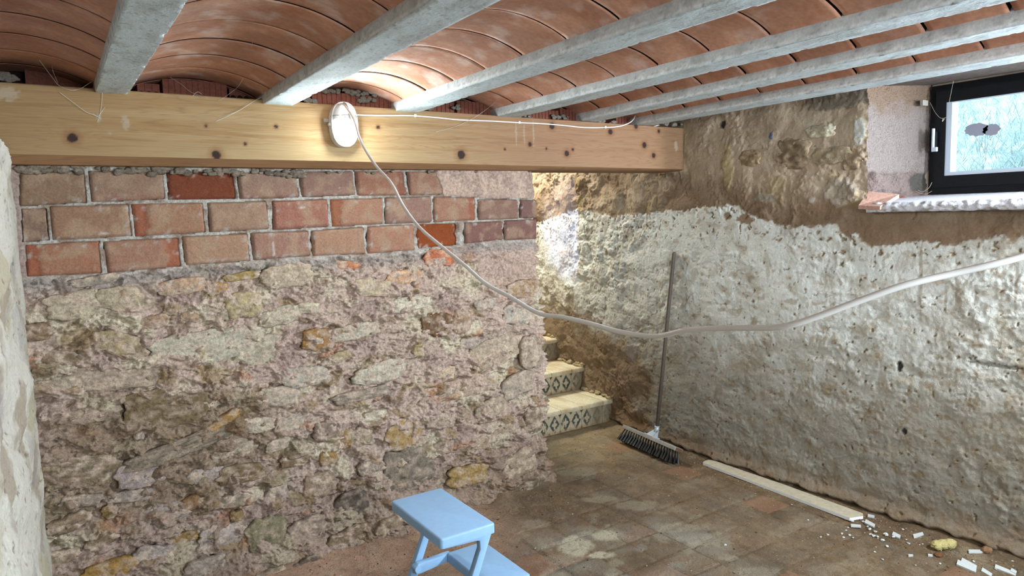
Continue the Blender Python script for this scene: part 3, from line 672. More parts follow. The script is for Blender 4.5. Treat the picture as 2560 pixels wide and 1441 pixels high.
DIRT = lin((112, 92, 68)); DIRT2 = lin((130, 110, 84)); PINK = lin((196, 160, 136)); PALE = lin((172, 163, 142)); DRK = lin((92, 75, 54)); GREYD = lin((142, 138, 128))
def floor_col(x, y):
    wx = x + .05 * fbm(x * 5, y * 5, 3, 921); wy_ = y + .05 * fbm(x * 5 + 3, y * 5, 3, 923)
    c = lerp(np.broadcast_to(DIRT, np.shape(x) + (3,)), DIRT2, sstep(-.2, .4, fbm(wx * 3, wy_ * 3, 5, 925)))
    c = lerp(c, DRK, sstep(.1, .5, fbm(wx * 2.5 + 4, wy_ * 2.5, 5, 927)) * .7)
    pk = sstep(1.0, .25, np.clip(YW - y, 0, 3) + .25 * fbm(x * 4, y * 4, 3, 929)) * sstep(2.2, 1.5, x)
    c = lerp(c, PINK, pk * .8)
    c = lerp(c, lin((186, 164, 122)), sstep(3.25, 3.6, y + .1 * fbm(x * 5, y * 5, 3, 935)) * .55)
    zone = sstep(.75, .2, np.hypot((x - 2.0) / 1.25, (y - 2.3) / .95))
    c = lerp(c, GREYD, sstep(-.2, .35, fbm(wx * 5, wy_ * 5, 5, 931)) * zone * .85)
    c = c * (1 + .30 * fbm(x * 9, y * 9, 5, 945) + .16 * fbm(x * 34, y * 34, 3, 947))[..., None]
    c = lerp(c, PALE, sstep(.20, .36, fbm(wx * 5.5 + 2, wy_ * 5.5, 5, 933)) * (.2 + .6 * zone))
    ti = np.floor((x - .04) / PIT).astype(np.int64); tj = np.floor((y - .06) / PIT).astype(np.int64); th = (_hash(ti, tj, 77) & 0xffff) / 65536.0
    thin = sstep(-.25, .3, fbm(wx * 3.5 + 8, wy_ * 3.5, 4, 949)) * (.25 + .75 * zone)
    tc = np.where((th < .12)[..., None], lin((150, 112, 88)), np.where((th < .45)[..., None], lin((150, 146, 134)), np.where((th < .7)[..., None], lin((126, 112, 92)), lin((140, 124, 98)))))
    c = lerp(c, tc, thin * .5)
    jn = tile_joint(x, y); c = lerp(c, lin((84, 68, 50)), (1 - sstep(.002, .007, jn)) * thin * .6)
    for px, py, rx, ry in [(1510, 1340, 34, 15), (1440, 1366, 48, 28), (1505, 1388, 34, 9), (1540, 1410, 22, 10), (1335, 1310, 40, 14), (1590, 1265, 60, 16), (1690, 1320, 60, 14), (1820, 1395, 26, 8), (1395, 1400, 60, 14), (1500, 1250, 50, 10), (1440, 1180, 60, 18)]:
        p = onz(px, py, 0.0); kx = (RW.T @ (p - EYE))[2] / _f
        u = (x - p[0]) * RW[0, 0] + (y - p[1]) * RW[1, 0]; v_ = -(x - p[0]) * RW[1, 0] + (y - p[1]) * RW[0, 0]
        gr = 0.0 + kx * 1.0
        d = np.hypot(u / (rx * gr), v_ / (ry * gr * 2.1)) + .35 * fbm(x * 14, y * 14, 4, int(px))
        strong = 0.85 if ry in (15, 28, 9) else 0.45
        c = lerp(c, lin((202, 194, 168)) if strong > .5 else lin((178, 166, 142)), (1 - sstep(.75, 1.05, d)) * strong)
    rd = sstep(.4, .55, fbm(wx * 7 + 1, wy_ * 7, 3, 937)) * zone; c = lerp(c, lin((140, 98, 72)), rd * .3)
    sp = sstep(.38, .5, fbm(x * 60, y * 60, 3, 939)); c = lerp(c, lin((84, 64, 44)), sp * .40)
    sp = sstep(.42, .5, fbm(x * 75 + 3, y * 75, 2, 941)); c = lerp(c, lin((176, 162, 136)), sp * .16)
    return c
V = np.stack([Xf, Yf, Hd], -1).reshape(-1, 3); F = grid_faces(len(ys), len(xs))
C = floor_col(Xf, Yf).reshape(-1, 3)
n0 = len(V)
V = np.concatenate([V, [(-1.8, -2.5, -.012), (3.8, -2.5, -.012), (3.8, 6.1, -.012), (-1.8, 6.1, -.012)]])
C = np.concatenate([C, np.broadcast_to(DIRT, (4, 3))]); F = np.concatenate([F, [[n0, n0 + 1, n0 + 2, n0 + 3]]])
floor = link('floor', mesh_from('floor', V, F, True, C), M_FLOOR)
tag(floor, 'dirty cellar floor of worn square tiles under dust and sand', 'floor', kind='structure')
rs = np.random.RandomState(8)
for ix in range(2, 18):
    for iy in range(5, 21):
        x0 = 0.04 + ix * PIT; y0 = 0.06 + iy * PIT
        if x0 + PIT > 3.44 and y0 < 3.4 or x0 > 3.4: continue
        if y0 > 3.2 and x0 < 2.36: continue
        if x0 < 0.9 and y0 < 1.8: continue
        n_ = 15
        a = np.linspace(0.0022, PIT - 0.0022, n_); A, B = np.meshgrid(a, a)
        ed = np.minimum(np.minimum(A, PIT - A), np.minimum(B, PIT - B))
        bor = ed < 0.0025
        tz = rs.uniform(-.0012, .0016)
        zt = np.where(bor, -0.006, tz) + 0.0006 * fbm((x0 + A) * 20, (y0 + B) * 20, 2, 951)
        A2 = A + np.where(bor, 0, 0)
        cc = floor_col(x0 + A, y0 + B) * rs.uniform(.94, 1.05)
        cc = lerp(cc, lin((140, 130, 116)), 0.15)
        if rs.rand() < .06: cc = lerp(cc, lin((156, 110, 82)), .45)
        mt_ = mesh_from('floor_tile', np.stack([x0 + A2, y0 + B, zt], -1), grid_faces(n_, n_), True, cc)
        link('floor_tile', mt_, M_FLOOR, floor)

# loose grit and crumbs of mortar on the floor
OCT = np.array([(1, 0, 0), (-1, 0, 0), (0, 1, 0), (0, -1, 0), (0, 0, 1), (0, 0, -1)], float)
OCF = np.array([(0, 2, 4), (2, 1, 4), (1, 3, 4), (3, 0, 4), (2, 0, 5), (1, 2, 5), (3, 1, 5), (0, 3, 5)])
rs = np.random.RandomState(44); Vg, Fg, Cg = [], [], []
for k in range(6500):
    x = rs.uniform(.85, 3.45); y = rs.uniform(1.0, 3.95)
    if k % 3 == 0:                                    # thicker along the foot of both walls
        if rs.rand() < .5: x = 3.44 - abs(rs.normal(0, .12)); y = rs.uniform(1.0, 3.2)
        else: y = 3.27 - abs(rs.normal(0, .12)); x = rs.uniform(.85, 2.4)
    if y > 3.2 and x < 2.42: continue
    i = int(np.clip((y - .75) / dx, 0, Hd.shape[0] - 1)); j = int(np.clip((x + .1) / dx, 0, Hd.shape[1] - 1))
    r_ = rs.choice([.0016, .0022, .003, .0045], p=[.45, .33, .17, .05]) * rs.uniform(.8, 1.3)
    a_ = rs.uniform(0, 6.28); v = OCT * r_ * rs.uniform(.6, 1.4, (6, 1)); v = np.stack([v[:, 0] * math.cos(a_) - v[:, 1] * math.sin(a_), v[:, 0] * math.sin(a_) + v[:, 1] * math.cos(a_), v[:, 2] * .7], -1)
    Fg.append(OCF + 6 * len(Vg)); Vg.append(v + np.array([x, y, max(Hd[i, j], .0) + r_ * .3]))
    cg_ = [(196, 186, 164), (150, 124, 92), (92, 72, 52), (70, 52, 38), (168, 140, 116)][rs.choice(5, p=[.18, .27, .25, .15, .15])]
    Cg.append(np.broadcast_to(lin(cg_), (6, 3)))
tag(link('grit', mesh_from('grit', np.concatenate(Vg), np.concatenate(Fg), False, np.concatenate(Cg)), M_FLOOR, floor), kind='stuff')

# ---------------------------------------------------------------- ceiling: concrete joists with terracotta vault tiles between them
ceiling = add_box_obj('ceiling', (-1.8, -2.5, 2.36), (3.75, 3.56, 2.42), M_DARK)
tag(ceiling, 'beamed ceiling of concrete joists and curved terracotta vault tiles', 'ceiling', kind='structure')
#         x left/right of the soffit at y=3.15 and at y=1.0
JOISTS = [(-.42, -.29, -.42, -.29), (.205, .325, .188, .328), (.836, .972, .806, .962), (1.462, 1.592, 1.450, 1.586), (2.045, 2.180, 2.045, 2.176), (2.612, 2.735, 2.500, 2.618), (3.045, 3.165, 2.985, 3.150)]
JZ = [2.115, 2.118, 2.112, 2.115, 2.118, 2.122, 2.118]
Y0J, Y1J = -2.4, 3.44
def jx(j, y, side):
    a, b, c, d = JOISTS[j]
    k = (np.asarray(y) - 1.0) / 2.15
    return (c + (a - c) * k) if side == 0 else (d + (b - d) * k)
HF = 0.033
for j in range(len(JOISTS)):
    prof = []                                      # (side blend 0..1 across, height, inset)
    for t in np.linspace(0, 1, 5): prof.append((0.0, HF + .09 - .09 * t if t < 1 else HF, 0.034 * (1 - t)))
    for t in np.linspace(0.15, 1, 5): prof.append((0.0, HF * (1 - t) + .001, 0.004 * t))
    for t in np.linspace(0.04, 0.96, 16): prof.append((t, 0.0, 0.0))
    for t in np.linspace(0, .85, 5): prof.append((1.0, HF * t + .001, -0.004 * (1 - t)))
    for t in np.linspace(0, 1, 5): prof.append((1.0, HF + .09 * t, -0.034 * t))
    yy = np.concatenate([np.arange(Y0J, 0.6, 0.10), np.arange(0.6, Y1J, 0.012)])
    PB = np.array([p[0] for p in prof]); PH = np.array([p[1] for p in prof]); PI = np.array([p[2] for p in prof])
    xl = jx(j, yy, 0)[:, None]; xr = jx(j, yy, 1)[:, None]
    Yj = yy[:, None] + 0 * PB[None, :]
    Xj = xl + (xr - xl) * PB[None, :] + PI[None, :]; Zj = JZ[j] + PH[None, :] + 0 * Yj
    u_ = PB * 0.13 + PH * np.where(PB < .5, -1, 1)
    U_ = u_[None, :] + 0 * Yj
    n = fbm(Yj * 18, U_ * 18 + j * 9, 4, 1001 + j)
    corner = np.exp(-((PH[None, :] / .006) ** 2)) * np.where((PB[None, :] < .05) | (PB[None, :] > .95), 1, 0)
    chip = sstep(.25, .55, fbm(Yj * 22, U_ * 10 + j, 4, 1011 + j)) * corner
    Xj = Xj + np.where(PB[None, :] < .5, 1, -1) * (chip * .005) + .0012 * n; Zj = Zj + chip * .004 + .0012 * n
    side = (PH[None, :] > .002)
    cA = lerp(np.broadcast_to(lin((198, 210, 214)), Yj.shape + (3,)), lin((176, 184, 184)), sstep(-.1, .5, fbm(Yj * 5, U_ * 14 + j, 4, 1021)) * .8)
    cB = lerp(np.broadcast_to(lin((186, 190, 190)), Yj.shape + (3,)), lin((160, 162, 160)), sstep(0, .4, fbm(Yj * 10, U_ * 5 + j, 4, 1031)) * .7)
    drip = sstep(.15, .35, fbm(Yj * 26, U_ * 7 + j * 3, 3, 1041)); cB = lerp(cB, lin((220, 224, 222)), drip * .7 * sstep(HF, .008, PH[None, :]))
    cB = lerp(cB, lin((226, 232, 232)), sstep(.016, .004, PH[None, :] + .008 * fbm(Yj * 20, U_ * 3 + j, 3, 1061)) * .8)
    cJ = np.where(side[..., None], cB, cA)
    hol = sstep(.46, .54, fbm(Yj * 60, U_ * 90, 2, 1051 + j)); cJ = lerp(cJ, lin((110, 106, 100)), hol * .4)
    jo_ = link('joist', mesh_from('joist', np.stack([Xj, Yj, Zj], -1), grid_faces(len(yy), len(prof)), True, cJ), M_CONC, ceiling); jo_.data.set_sharp_from_angle(angle=math.radians(38))
ZSP, RISE = 2.150, 0.066
JOINTS = {0: 2.80, 1: 2.841, 2: 2.885, 3: 2.809, 4: 2.80, 5: 2.83}
rs = np.random.RandomState(21)
for bay in range(6):
    ph = JOINTS[bay]
    y1 = ph + 0.255 * 3
    while y1 > -0.2:
        y0 = y1 - 0.255
        ya, yb = y0 + .0030 + rs.uniform(0, .003), min(y1 - .0030 - rs.uniform(0, .003), 3.47)
        if yb <= ya: y1 -= .255; continue
        nx_, ny_ = 26, 14
        s = np.linspace(0, 1, nx_)[None, :] + np.zeros((ny_, 1)); yq = np.linspace(ya, yb, ny_)[:, None] + np.zeros((1, nx_))
        # a hair uneven from tile to tile
        yj = yq + .0012 * fbm(s * 6, yq * 0 + round(y0 * 50), 3, 1101 + bay)
        xl = jx(bay, yq, 1) - 0.012; xr = jx(bay + 1, yq, 0) + 0.012
        xq = xl + (xr - xl) * s
        zq = (JZ[bay] * (1 - s) + JZ[bay + 1] * s + HF + .005) + RISE * (1 - (2 * s - 1) ** 2) ** 0.92 + rs.uniform(-.0012, .0012) + .0005 * fbm(xq * 8, yq * 8, 2, 1103)
        n_ = fbm(xq * 4 + bay * 7, yq * 5, 4, 1105)
        base_c = lin((169, 124, 102)) * rs.uniform(.9, 1.06)
        cc = lerp(np.broadcast_to(base_c, s.shape + (3,)), lin((196, 148, 122)), sstep(-.1, .5, n_) * .6)
        cc = lerp(cc, lin((158, 96, 66)), sstep(.1, .5, fbm(xq * 6 + yq * 4, yq * 8 + bay, 4, 1107)) * .45)
        bloom = sstep(.05, .55, fbm(xq * 5 + yq * 6, yq * 6 - xq * 9, 4, 1109)) * (.5 if bay in (1, 2) else (.3 if bay == 3 else .12)); cc = lerp(cc, lin((206, 184, 174)), bloom)
        top = np.stack([xq, yj, zq], -1)
        # thickness: ends turned up
        e0 = top[0] + np.array([0, 0, .028]); e1 = top[-1] + np.array([0, 0, .028])
        Vt = np.concatenate([e0[None], top, e1[None]]); dk = np.broadcast_to(lin((38, 26, 22)), cc[:1].shape); Vt = np.concatenate([e0[None], top[:1] + np.array([0, .0006, .0012]), top, top[-1:] + np.array([0, -.0006, .0012]), e1[None]]); Ct = np.concatenate([dk, dk, cc, dk, dk])
        link('vault_tile', mesh_from('vault_tile', Vt, grid_faces(ny_ + 4, nx_), True, Ct), M_VAULT, ceiling)
        y1 -= .255
# hollow bricks and mortar stopping the bays over the beam
M_HOLLOW = flat_mat('ribbed_hollow_brick', (122, 74, 60), 0.85, 0.2, grain=dict(cscale=90, camt=0.25, bumps=((150, .3, .002),)))
def hollow_brick(x0, x1, z0, z1, y, holes=False):
    bm = bmesh.new()
    n = max(3, int((x1 - x0) / 0.022)); pts = []
    for k in range(n):
        a = x0 + (x1 - x0) * k / n; b = x0 + (x1 - x0) * (k + 1) / n; g = 0.0035
        pts += [(a, y), (b - g, y), (b - g, y + g), (b, y + g)] if k < n - 1 else [(a, y), (b, y)]
    lo = [bm.verts.new((px, py, z0)) for px, py in pts]; hi = [bm.verts.new((px, py, z1)) for px, py in pts]
    for k in range(len(pts) - 1): bm.faces.new((lo[k], lo[k + 1], hi[k + 1], hi[k]))
    bl, br = bm.verts.new((x0, y + .12, z0)), bm.verts.new((x1, y + .12, z0)); tl, tr = bm.verts.new((x0, y + .12, z1)), bm.verts.new((x1, y + .12, z1))
    bm.faces.new([tl] + hi[::1] + [tr]); bm.faces.new((bl, lo[0], hi[0], tl)); bm.faces.new((lo[-1], br, tr, hi[-1]))
    o = bm_obj('hollow_brick', bm, M_HOLLOW, iw, smooth=False)
    if holes:
        for k in range(3):
            cx = x0 + (x1 - x0) * (k + .5) / 3
            c = bmesh.new(); bmesh.ops.create_cone(c, cap_ends=True, segments=14, radius1=.013, radius2=.013, depth=.01)
            bmesh.ops.rotate(c, verts=c.verts, matrix=Matrix.Rotation(math.pi / 2, 3, 'X')); bmesh.ops.translate(c, verts=c.verts, vec=(cx, y - .001, (z0 + z1) / 2))
            bm_obj('brick_cell', c, M_DARK, o)
    return o
for (pa, pb, pc, y, hl) in [(405, 565, 196, 3.34, 0), (342, 398, 207, 3.36, 1), (572, 622, 214, 3.38, 1), (780, 900, 228, 3.27, 0), (902, 992, 238, 3.275, 0), (1070, 1135, 250, 3.30, 0), (1142, 1245, 252, 3.29, 0), (1322, 1396, 272, 3.28, 0), (1400, 1468, 272, 3.28, 0), (1540, 1642, 285, 3.29, 0), (60, 200, 165, 3.42, 0)]:
    q0 = ony(pa, pc, y); q1 = ony(pb, pc, y)
    hollow_brick(q0[0], q1[0], 2.10, q0[2], y, bool(hl))
Vs, Fs = [], []; off = 0; rs = np.random.RandomState(14)
for pa, pb, py, y in [(0, 40, 196, 3.25), (4, 36, 188, 3.25), (800, 985, 226, 3.262), (900, 940, 250, 3.262), (1000, 1030, 264, 3.24), (1066, 1080, 270, 3.27), (1132, 1148, 268, 3.28), (1244, 1330, 288, 3.235), (1380, 1420, 292, 3.262), (1490, 1540, 305, 3.24), (1655, 1705, 310, 3.235), (760, 790, 250, 3.27)]:
    for k in range(max(6, int((pb - pa) / 3.5))):
        px = rs.uniform(pa, pb); p = ony(px, py + rs.uniform(-5, 5) + (px - pa) * .07, y); s = rs.uniform(.005, .011)
        Vs.append(ICO2_V * (1 + .18 * rs.randn(len(ICO2_V), 1)) * np.array([s * 1.6, s * .7, s]) + p); Fs.append(ICO2_F + off); off += len(ICO2_V)
tag(link('mortar_lumps', mesh_from('mortar_lumps', np.concatenate(Vs), np.concatenate(Fs), True), M_GREYPLASTER, iw), kind='stuff')

# ---------------------------------------------------------------- window in the right wall
win = empty('window_1', (3.78, 1.5, WIN_Z0)); tag(win, 'small black-framed tilt window with dusty glass in a deep plastered reveal', 'window', kind='structure')
XF = 3.79
fy1, fz0, fz1 = 1.885, 1.638, 2.176        # outer frame: far edge, bottom, top
gy1, gz0, gz1 = 1.805, 1.728, 2.088        # glass
fy0, gy0 = 1.05, 1.13
def ring(name, y0, y1, z0, z1, iy0, iy1, iz0, iz1, xa, xb, mat, parent, bev=.004):
    bm = bmesh.new()
    for lo, hi in [((xa, y0, z0), (xb, y1, iz0)), ((xa, y0, iz1), (xb, y1, z1)), ((xa, y0, iz0), (xb, iy0, iz1)), ((xa, iy1, iz0), (xb, y1, iz1))]:
        b2 = box_bm(lo, hi); me_ = bpy.data.meshes.new('t'); b2.to_mesh(me_); b2.free(); bm.from_mesh(me_); bpy.data.meshes.remove(me_)
    bmesh.ops.remove_doubles(bm, verts=bm.verts[:], dist=1e-5)
    return bm_obj(name, bm, mat, parent, smooth=False)
fr = ring('window_frame', fy0, fy1, fz0, fz1, fy0 + .03, fy1 - .035, fz0 + .035, fz1 - .035, XF, XF + .06, M_FRAME, win)
sash = ring('sash', fy0 + .03, fy1 - .033, fz0 + .033, fz1 - .033, gy0, gy1, gz0, gz1, XF - .012, XF + .045, M_FRAME, win)
ring('glazing_bead', gy0, gy1, gz0, gz1, gy0 + .02, gy1 - .026, gz0 + .018, gz1 - .004, XF - .006, XF + .016, M_SEAL, win)
mg, N, L, b = new_mat('dusty_glass', 0.05, 0.5)
tr = N.new('ShaderNodeBsdfTransparent'); df = N.new('ShaderNodeBsdfDiffuse'); df.inputs['Color'].default_value = (.75, .8, .85, 1)
gl = N.new('ShaderNodeBsdfGlossy'); gl.inputs['Roughness'].default_value = .05
m1 = N.new('ShaderNodeMixShader'); m2_ = N.new('ShaderNodeMixShader'); nz_ = N.new('ShaderNodeTexNoise'); nz_.inputs['Scale'].default_value = 25; nz_.inputs['Detail'].default_value = 6
mr = N.new('ShaderNodeMapRange'); mr.inputs['From Min'].default_value = .35; mr.inputs['From Max'].default_value = .75; mr.inputs['To Min'].default_value = .02; mr.inputs['To Max'].default_value = .16
L.new(nz_.outputs['Fac'], mr.inputs['Value']); L.new(mr.outputs[0], m1.inputs[0]); L.new(tr.outputs[0], m1.inputs[1]); L.new(df.outputs[0], m1.inputs[2])
m2_.inputs[0].default_value = .05; L.new(m1.outputs[0], m2_.inputs[1]); L.new(gl.outputs[0], m2_.inputs[2])
L.new(m2_.outputs[0], N['Material Output'].inputs['Surface'])
add_box_obj('window_pane', (XF + .018, gy0 + .005, gz0 + .005), (XF + .022, gy1 - .005, gz1 - .002), mg, win)
# remains of a torn sticker on the glass
rsx = np.random.RandomState(2); st_ = bmesh.new()
for cx, rx_, rz_ in [(2440, 20, 17), (2478, 14, 15)]:
    c_ = onx(cx, 324, XF + .016); k = (RW.T @ (c_ - EYE))[2] / _f
    vs_ = [st_.verts.new((XF + .016, c_[1] + math.cos(a) * rx_ * k * 1.5 * r_, c_[2] + math.sin(a) * rz_ * k * r_)) for a, r_ in zip(np.linspace(0, 2 * math.pi, 24, endpoint=False), rsx.uniform(.8, 1.1, 24))]
    st_.faces.new(vs_)
bm_obj('sticker_remains', st_, flat_mat('old_sticker', (150, 150, 165), .9), win, smooth=False)
p = onx(2337, 330, XF - .02)
hb = box_bm((XF - .03, p[1] - .012, 1.872), (XF - .012, p[1] + .012, 1.95), .003)
hd = bm_obj('window_handle', hb, M_FRAME, win, smooth=False)
add_box_obj('handle_lever', (XF - .045, p[1] - .006, 1.85), (XF - .028, p[1] + .003, 1.965), M_SEAL, hd, .002)
add_box_obj('handle_grip', (XF - .045, p[1] - .022, 1.85), (XF - .028, p[1] - .004, 1.872), M_SEAL, hd, .002)
add_box_obj('hinge_plate', (3.715, 1.885, 2.082), (3.765, 1.899, 2.108), M_GREYTAB, win)
# reveal (far jamb), splayed
zs = np.arange(1.50, 2.33, .007); ts = np.linspace(0, 1, 56)
Tt, Zt = np.meshgrid(ts, zs)
wx1 = float(wall_x(2.03))
Xr = wx1 + .004 + (XF + .02 - wx1) * Tt; Yr = 2.048 + (1.884 - 2.048) * Tt
low = sstep(1.76, 1.74, Zt + .014 * fbm(Tt * 5, Zt * 20, 3, 1201))
hr = .004 * fbm(Tt * 14, Zt * 50, 3, 1203) + .0022 * fbm(Tt * 45, Zt * 150, 2, 1205)
t = fbm(Tt * 4, Zt * 16, 4, 1207) * 2.5; hr = hr + low * (-.012 + (np.floor(t)) * .005) - .03 * low * (1 - sstep(.05, .22, Tt + .06 * fbm(Zt * 20, Tt * 5, 3, 1209)))
cr_ = lerp(np.broadcast_to(lin((206, 190, 182)), Tt.shape + (3,)), lin((186, 152, 122)), sstep(2.02, 2.12, Zt + .05 * fbm(Tt * 6, Zt * 14, 3, 1211)) * .8)
cr_ = lerp(cr_, lin((198, 172, 164)), low * .8); cr_ = lerp(cr_, lin((150, 140, 132)), low * sstep(.2, .4, fbm(Tt * 5, Zt * 18, 3, 1213)) * .7)
disc = 1 - sstep(.9, 1.0, np.hypot((Tt - .84) / .15, (Zt - 1.70) / .052)); cr_ = lerp(cr_, lin((138, 132, 124)), disc); hr = hr + disc * .008
cr_ = lerp(cr_, lin((196, 104, 84)), (1 - sstep(.8, 1, np.hypot((Tt - .52) / .13, (Zt - 1.625) / .016))) * .9)
nrm = np.array([-(1.884 - 2.048), (XF - wx1), 0]); nrm = np.array([-.45, -.89, 0])
V = np.stack([Xr + nrm[0] * hr, Yr + nrm[1] * hr, Zt], -1)
link('window_reveal', mesh_from('window_reveal', V, grid_faces(len(zs), len(ts)), True, cr_), M_ROUGHWHITE, win)
# sill
yv = np.arange(.9, 2.0, .008); tv = np.linspace(0, 1, 60); Tq, Yq = np.meshgrid(tv, yv)
fx = wx1 - .055
prof_x = np.interp(Tq, [0, .28, .40, .48, 1], [wx1 + .02, fx, fx - .004, fx + .02, XF + .05]); prof_z = np.interp(Tq, [0, .28, .40, .48, 1], [1.552, 1.558, 1.585, 1.604, 1.640])
rough = .006 * fbm(Yq * 30, Tq * 8, 4, 1221) * (Tq < .5) + .002 * fbm(Yq * 60, Tq * 30, 3, 1223)
cs = lerp(np.broadcast_to(lin((206, 206, 210)), Tq.shape + (3,)), lin((110, 98, 84)), sstep(.32, .20, Tq + .12 * fbm(Yq * 26, Tq * 5, 4, 1225)) * .9)
cs = lerp(cs, lin((140, 126, 110)), sstep(.2, .45, fbm(Yq * 40, Tq * 14, 3, 1227)) * (Tq < .5) * .7)
V = np.stack([prof_x + rough, Yq, prof_z - rough * .7], -1)
link('window_sill', mesh_from('window_sill', V, grid_faces(len(yv), len(tv)), True, cs), col_mat('sill_concrete', cscale=120, camt=.14, bumps=((150.0, .6, .005),)), win)
# snapped tile under the sill corner
q = [onx(2146, 514, wx1 - .06), onx(2200, 516, wx1 - .07), onx(2248, 486, wx1 + .08), onx(2172, 478, wx1 + .06)]
bm = bmesh.new(); top = [bm.verts.new(v) for v in q]; bot = [bm.verts.new((v[0], v[1], v[2] - .018)) for v in q]
bm.faces.new(top); bm.faces.new(bot[::-1])
for k in range(4): bm.faces.new((top[k], bot[k], bot[(k + 1) % 4], top[(k + 1) % 4]))
bmesh.ops.recalc_face_normals(bm, faces=bm.faces[:])
bm_obj('sill_tile', bm, flat_mat('broken_clay_tile', (190, 150, 132), .9, grain=dict(cscale=80, camt=.25, bumps=((150, .5, .004),))), win, smooth=False)
add_box_obj('window_head', (wx1, .9, 2.186), (XF + .1, 2.06, 2.32), flat_mat('dark_board', (92, 82, 76), .8, grain=dict(cscale=40, camt=.4, bumps=())), win)
# masonry around the opening outside
add_box_obj('outer_cheek', (XF + .01, 1.884, 1.3), (4.07, 2.6, 2.5), flat_mat('pale_render', (214, 196, 176), .9), win)
add_box_obj('outer_lintel', (XF + .01, .6, 2.178), (XF + .10, 2.6, 2.6), M_PLAINWALL, win)
add_box_obj('outer_apron', (XF + .01, .6, 1.1), (XF + .10, 2.6, 1.632), M_PLAINWALL, win)
# grass bank outside
xs = np.linspace(4.0, 7.0, 150); ys = np.linspace(-1.0, 5.5, 320); Xg, Yg = np.meshgrid(xs, ys)
Zg = 1.45 + (Xg - 4.0) * .62 + .05 * fbm(Xg * 3, Yg * 3, 4, 1301) + .03 * fbm(Xg * 22, Yg * 22, 3, 1303)
cg = lerp(np.broadcast_to(lin((142, 168, 166)), Xg.shape + (3,)), lin((176, 192, 190)), sstep(-.2, .35, fbm(Xg * 10, Yg * 10, 5, 1305)))
cg = lerp(cg, lin((104, 138, 140)), sstep(.05, .5, fbm(Xg * 3, Yg * 3 + 4, 4, 1307)) * .7)
bank_o = link('grass_bank', mesh_from('grass_bank', np.stack([Xg, Yg, Zg], -1), grid_faces(len(ys), len(xs)), True, cg), col_mat('grass', cscale=60, camt=.4, bumps=()))
tag(bank_o, 'bright grassy bank seen through the window', 'ground', kind='structure')
bV, bF = [], []; off = 0; rs = np.random.RandomState(31)
for k in range(9000):
    x = rs.uniform(4.1, 5.6); y = rs.uniform(1.0, 4.0); z = 1.45 + (x - 4) * .62; h_ = rs.uniform(.04, .12); a = rs.uniform(0, 6.28); l_ = rs.uniform(-.10, .10, 2); wd = .003
    c, s = math.cos(a) * wd, math.sin(a) * wd
    bV += [(x - c, y - s, z - .02), (x + c, y + s, z - .02), (x + l_[0] + c * .2, y + l_[1] + s * .2, z + h_), (x + l_[0] - c * .2, y + l_[1] - s * .2, z + h_)]
    bF.append((off, off + 1, off + 2, off + 3)); off += 4
gb = link('grass_blades', mesh_from('grass_blades', bV, bF, False), flat_mat('grass_blade', (152, 178, 174), .8, .2, grain=dict(cscale=8, camt=.4, bumps=())))
tag(gb, 'bright grass on the bank outside the window', 'grass', kind='stuff')
bpy.context.view_layer.update()

# ---------------------------------------------------------------- timber beam
YB = 3.222
zt0, zt1 = 1.866, 2.128
xs = np.arange(-0.40, 3.452, .006); prof = [(YB + .30, 0, 1)]
rowz = np.concatenate([np.linspace(zt0 + .004, zt1 - .003, 52)])
Xb_, Zb_ = np.meshgrid(xs, rowz)
KN = [(181,345,13),(541,388,12),(690,317,5),(515,315,4),(613,360,4),(1153,387,12),(1325,361,6),(1417,384,8),(1526,330,8),(1611,363,8),(1634,389,7),(1647,328,5),(1380,315,9),(1262,373,3),(1366,372,3),(945,318,5),(1432,374,4),(1590,316,7),(860,407,3)]
wv = Zb_ * 1.0; kd = np.zeros_like(Xb_); kring = np.zeros_like(Xb_)
for px, py, r in KN:
    p = ony(px, py, YB); k = (RW.T @ (p - EYE))[2] / _f; rr = r * k
    ddx = (Xb_ - p[0]) / 1.0; ddz = Zb_ - .0062 * (Xb_ - 1.2) - p[2]
    wv = wv + np.sign(ddz) * rr * 1.3 * np.exp(-(ddx / (rr * 4)) ** 2) * np.exp(-np.abs(ddz) / (rr * 2.5)) * -1
    d = np.hypot(ddx, ddz) / rr + .12 * fbm(Xb_ * 60, Zb_ * 60, 2, int(px))
    kd = np.maximum(kd, 1 - sstep(.75, 1.05, d)); kring = np.maximum(kring, (1 - sstep(.9, 2.4, d)) * .5)
g = fbm(Xb_ * 1.1, wv * 46 + .8 * fbm(Xb_ * 1.6, wv * 8, 3, 1401), 3, 1403)
g2 = fbm(Xb_ * 2.2, wv * 120, 3, 1405)
lines = 1 - sstep(.0, .12, np.abs(fbm(Xb_ * .55 + 3, wv * 26 + .6 * fbm(Xb_ * 2, wv * 6, 2, 1407), 2, 1409)))
wc = lerp(np.broadcast_to(lin((196, 164, 118)), Xb_.shape + (3,)), lin((178, 140, 92)), sstep(-.3, .4, g) * .7)
wc = lerp(wc, lin((170, 124, 76)), lines * .45); wc = wc * (1 + .10 * g2)[..., None]
lam = sstep(1.932, 1.934, Zb_)                     # the lowest lamella is paler and plainer
wc = lerp(lerp(wc, np.broadcast_to(lin((202, 174, 128)), wc.shape), .6), wc, lam)
wc = lerp(wc, lin((172, 126, 98)), sstep(1.4, 2.4, Xb_) * .7)
wc = lerp(wc, lin((170, 132, 86)), sstep(.75, -.1, Xb_ + .2 * fbm(Xb_ * 2, Zb_ * 12, 3, 1411)) * .55)
wc = lerp(wc, lin((150, 118, 84)), sstep(3.1, 3.4, Xb_ + .1 * fbm(Xb_ * 4, Zb_ * 14, 3, 1413)) * .55)
wc = lerp(wc, lin((150, 100, 60)), kring); wc = lerp(wc, lin((62, 40, 32)), kd)
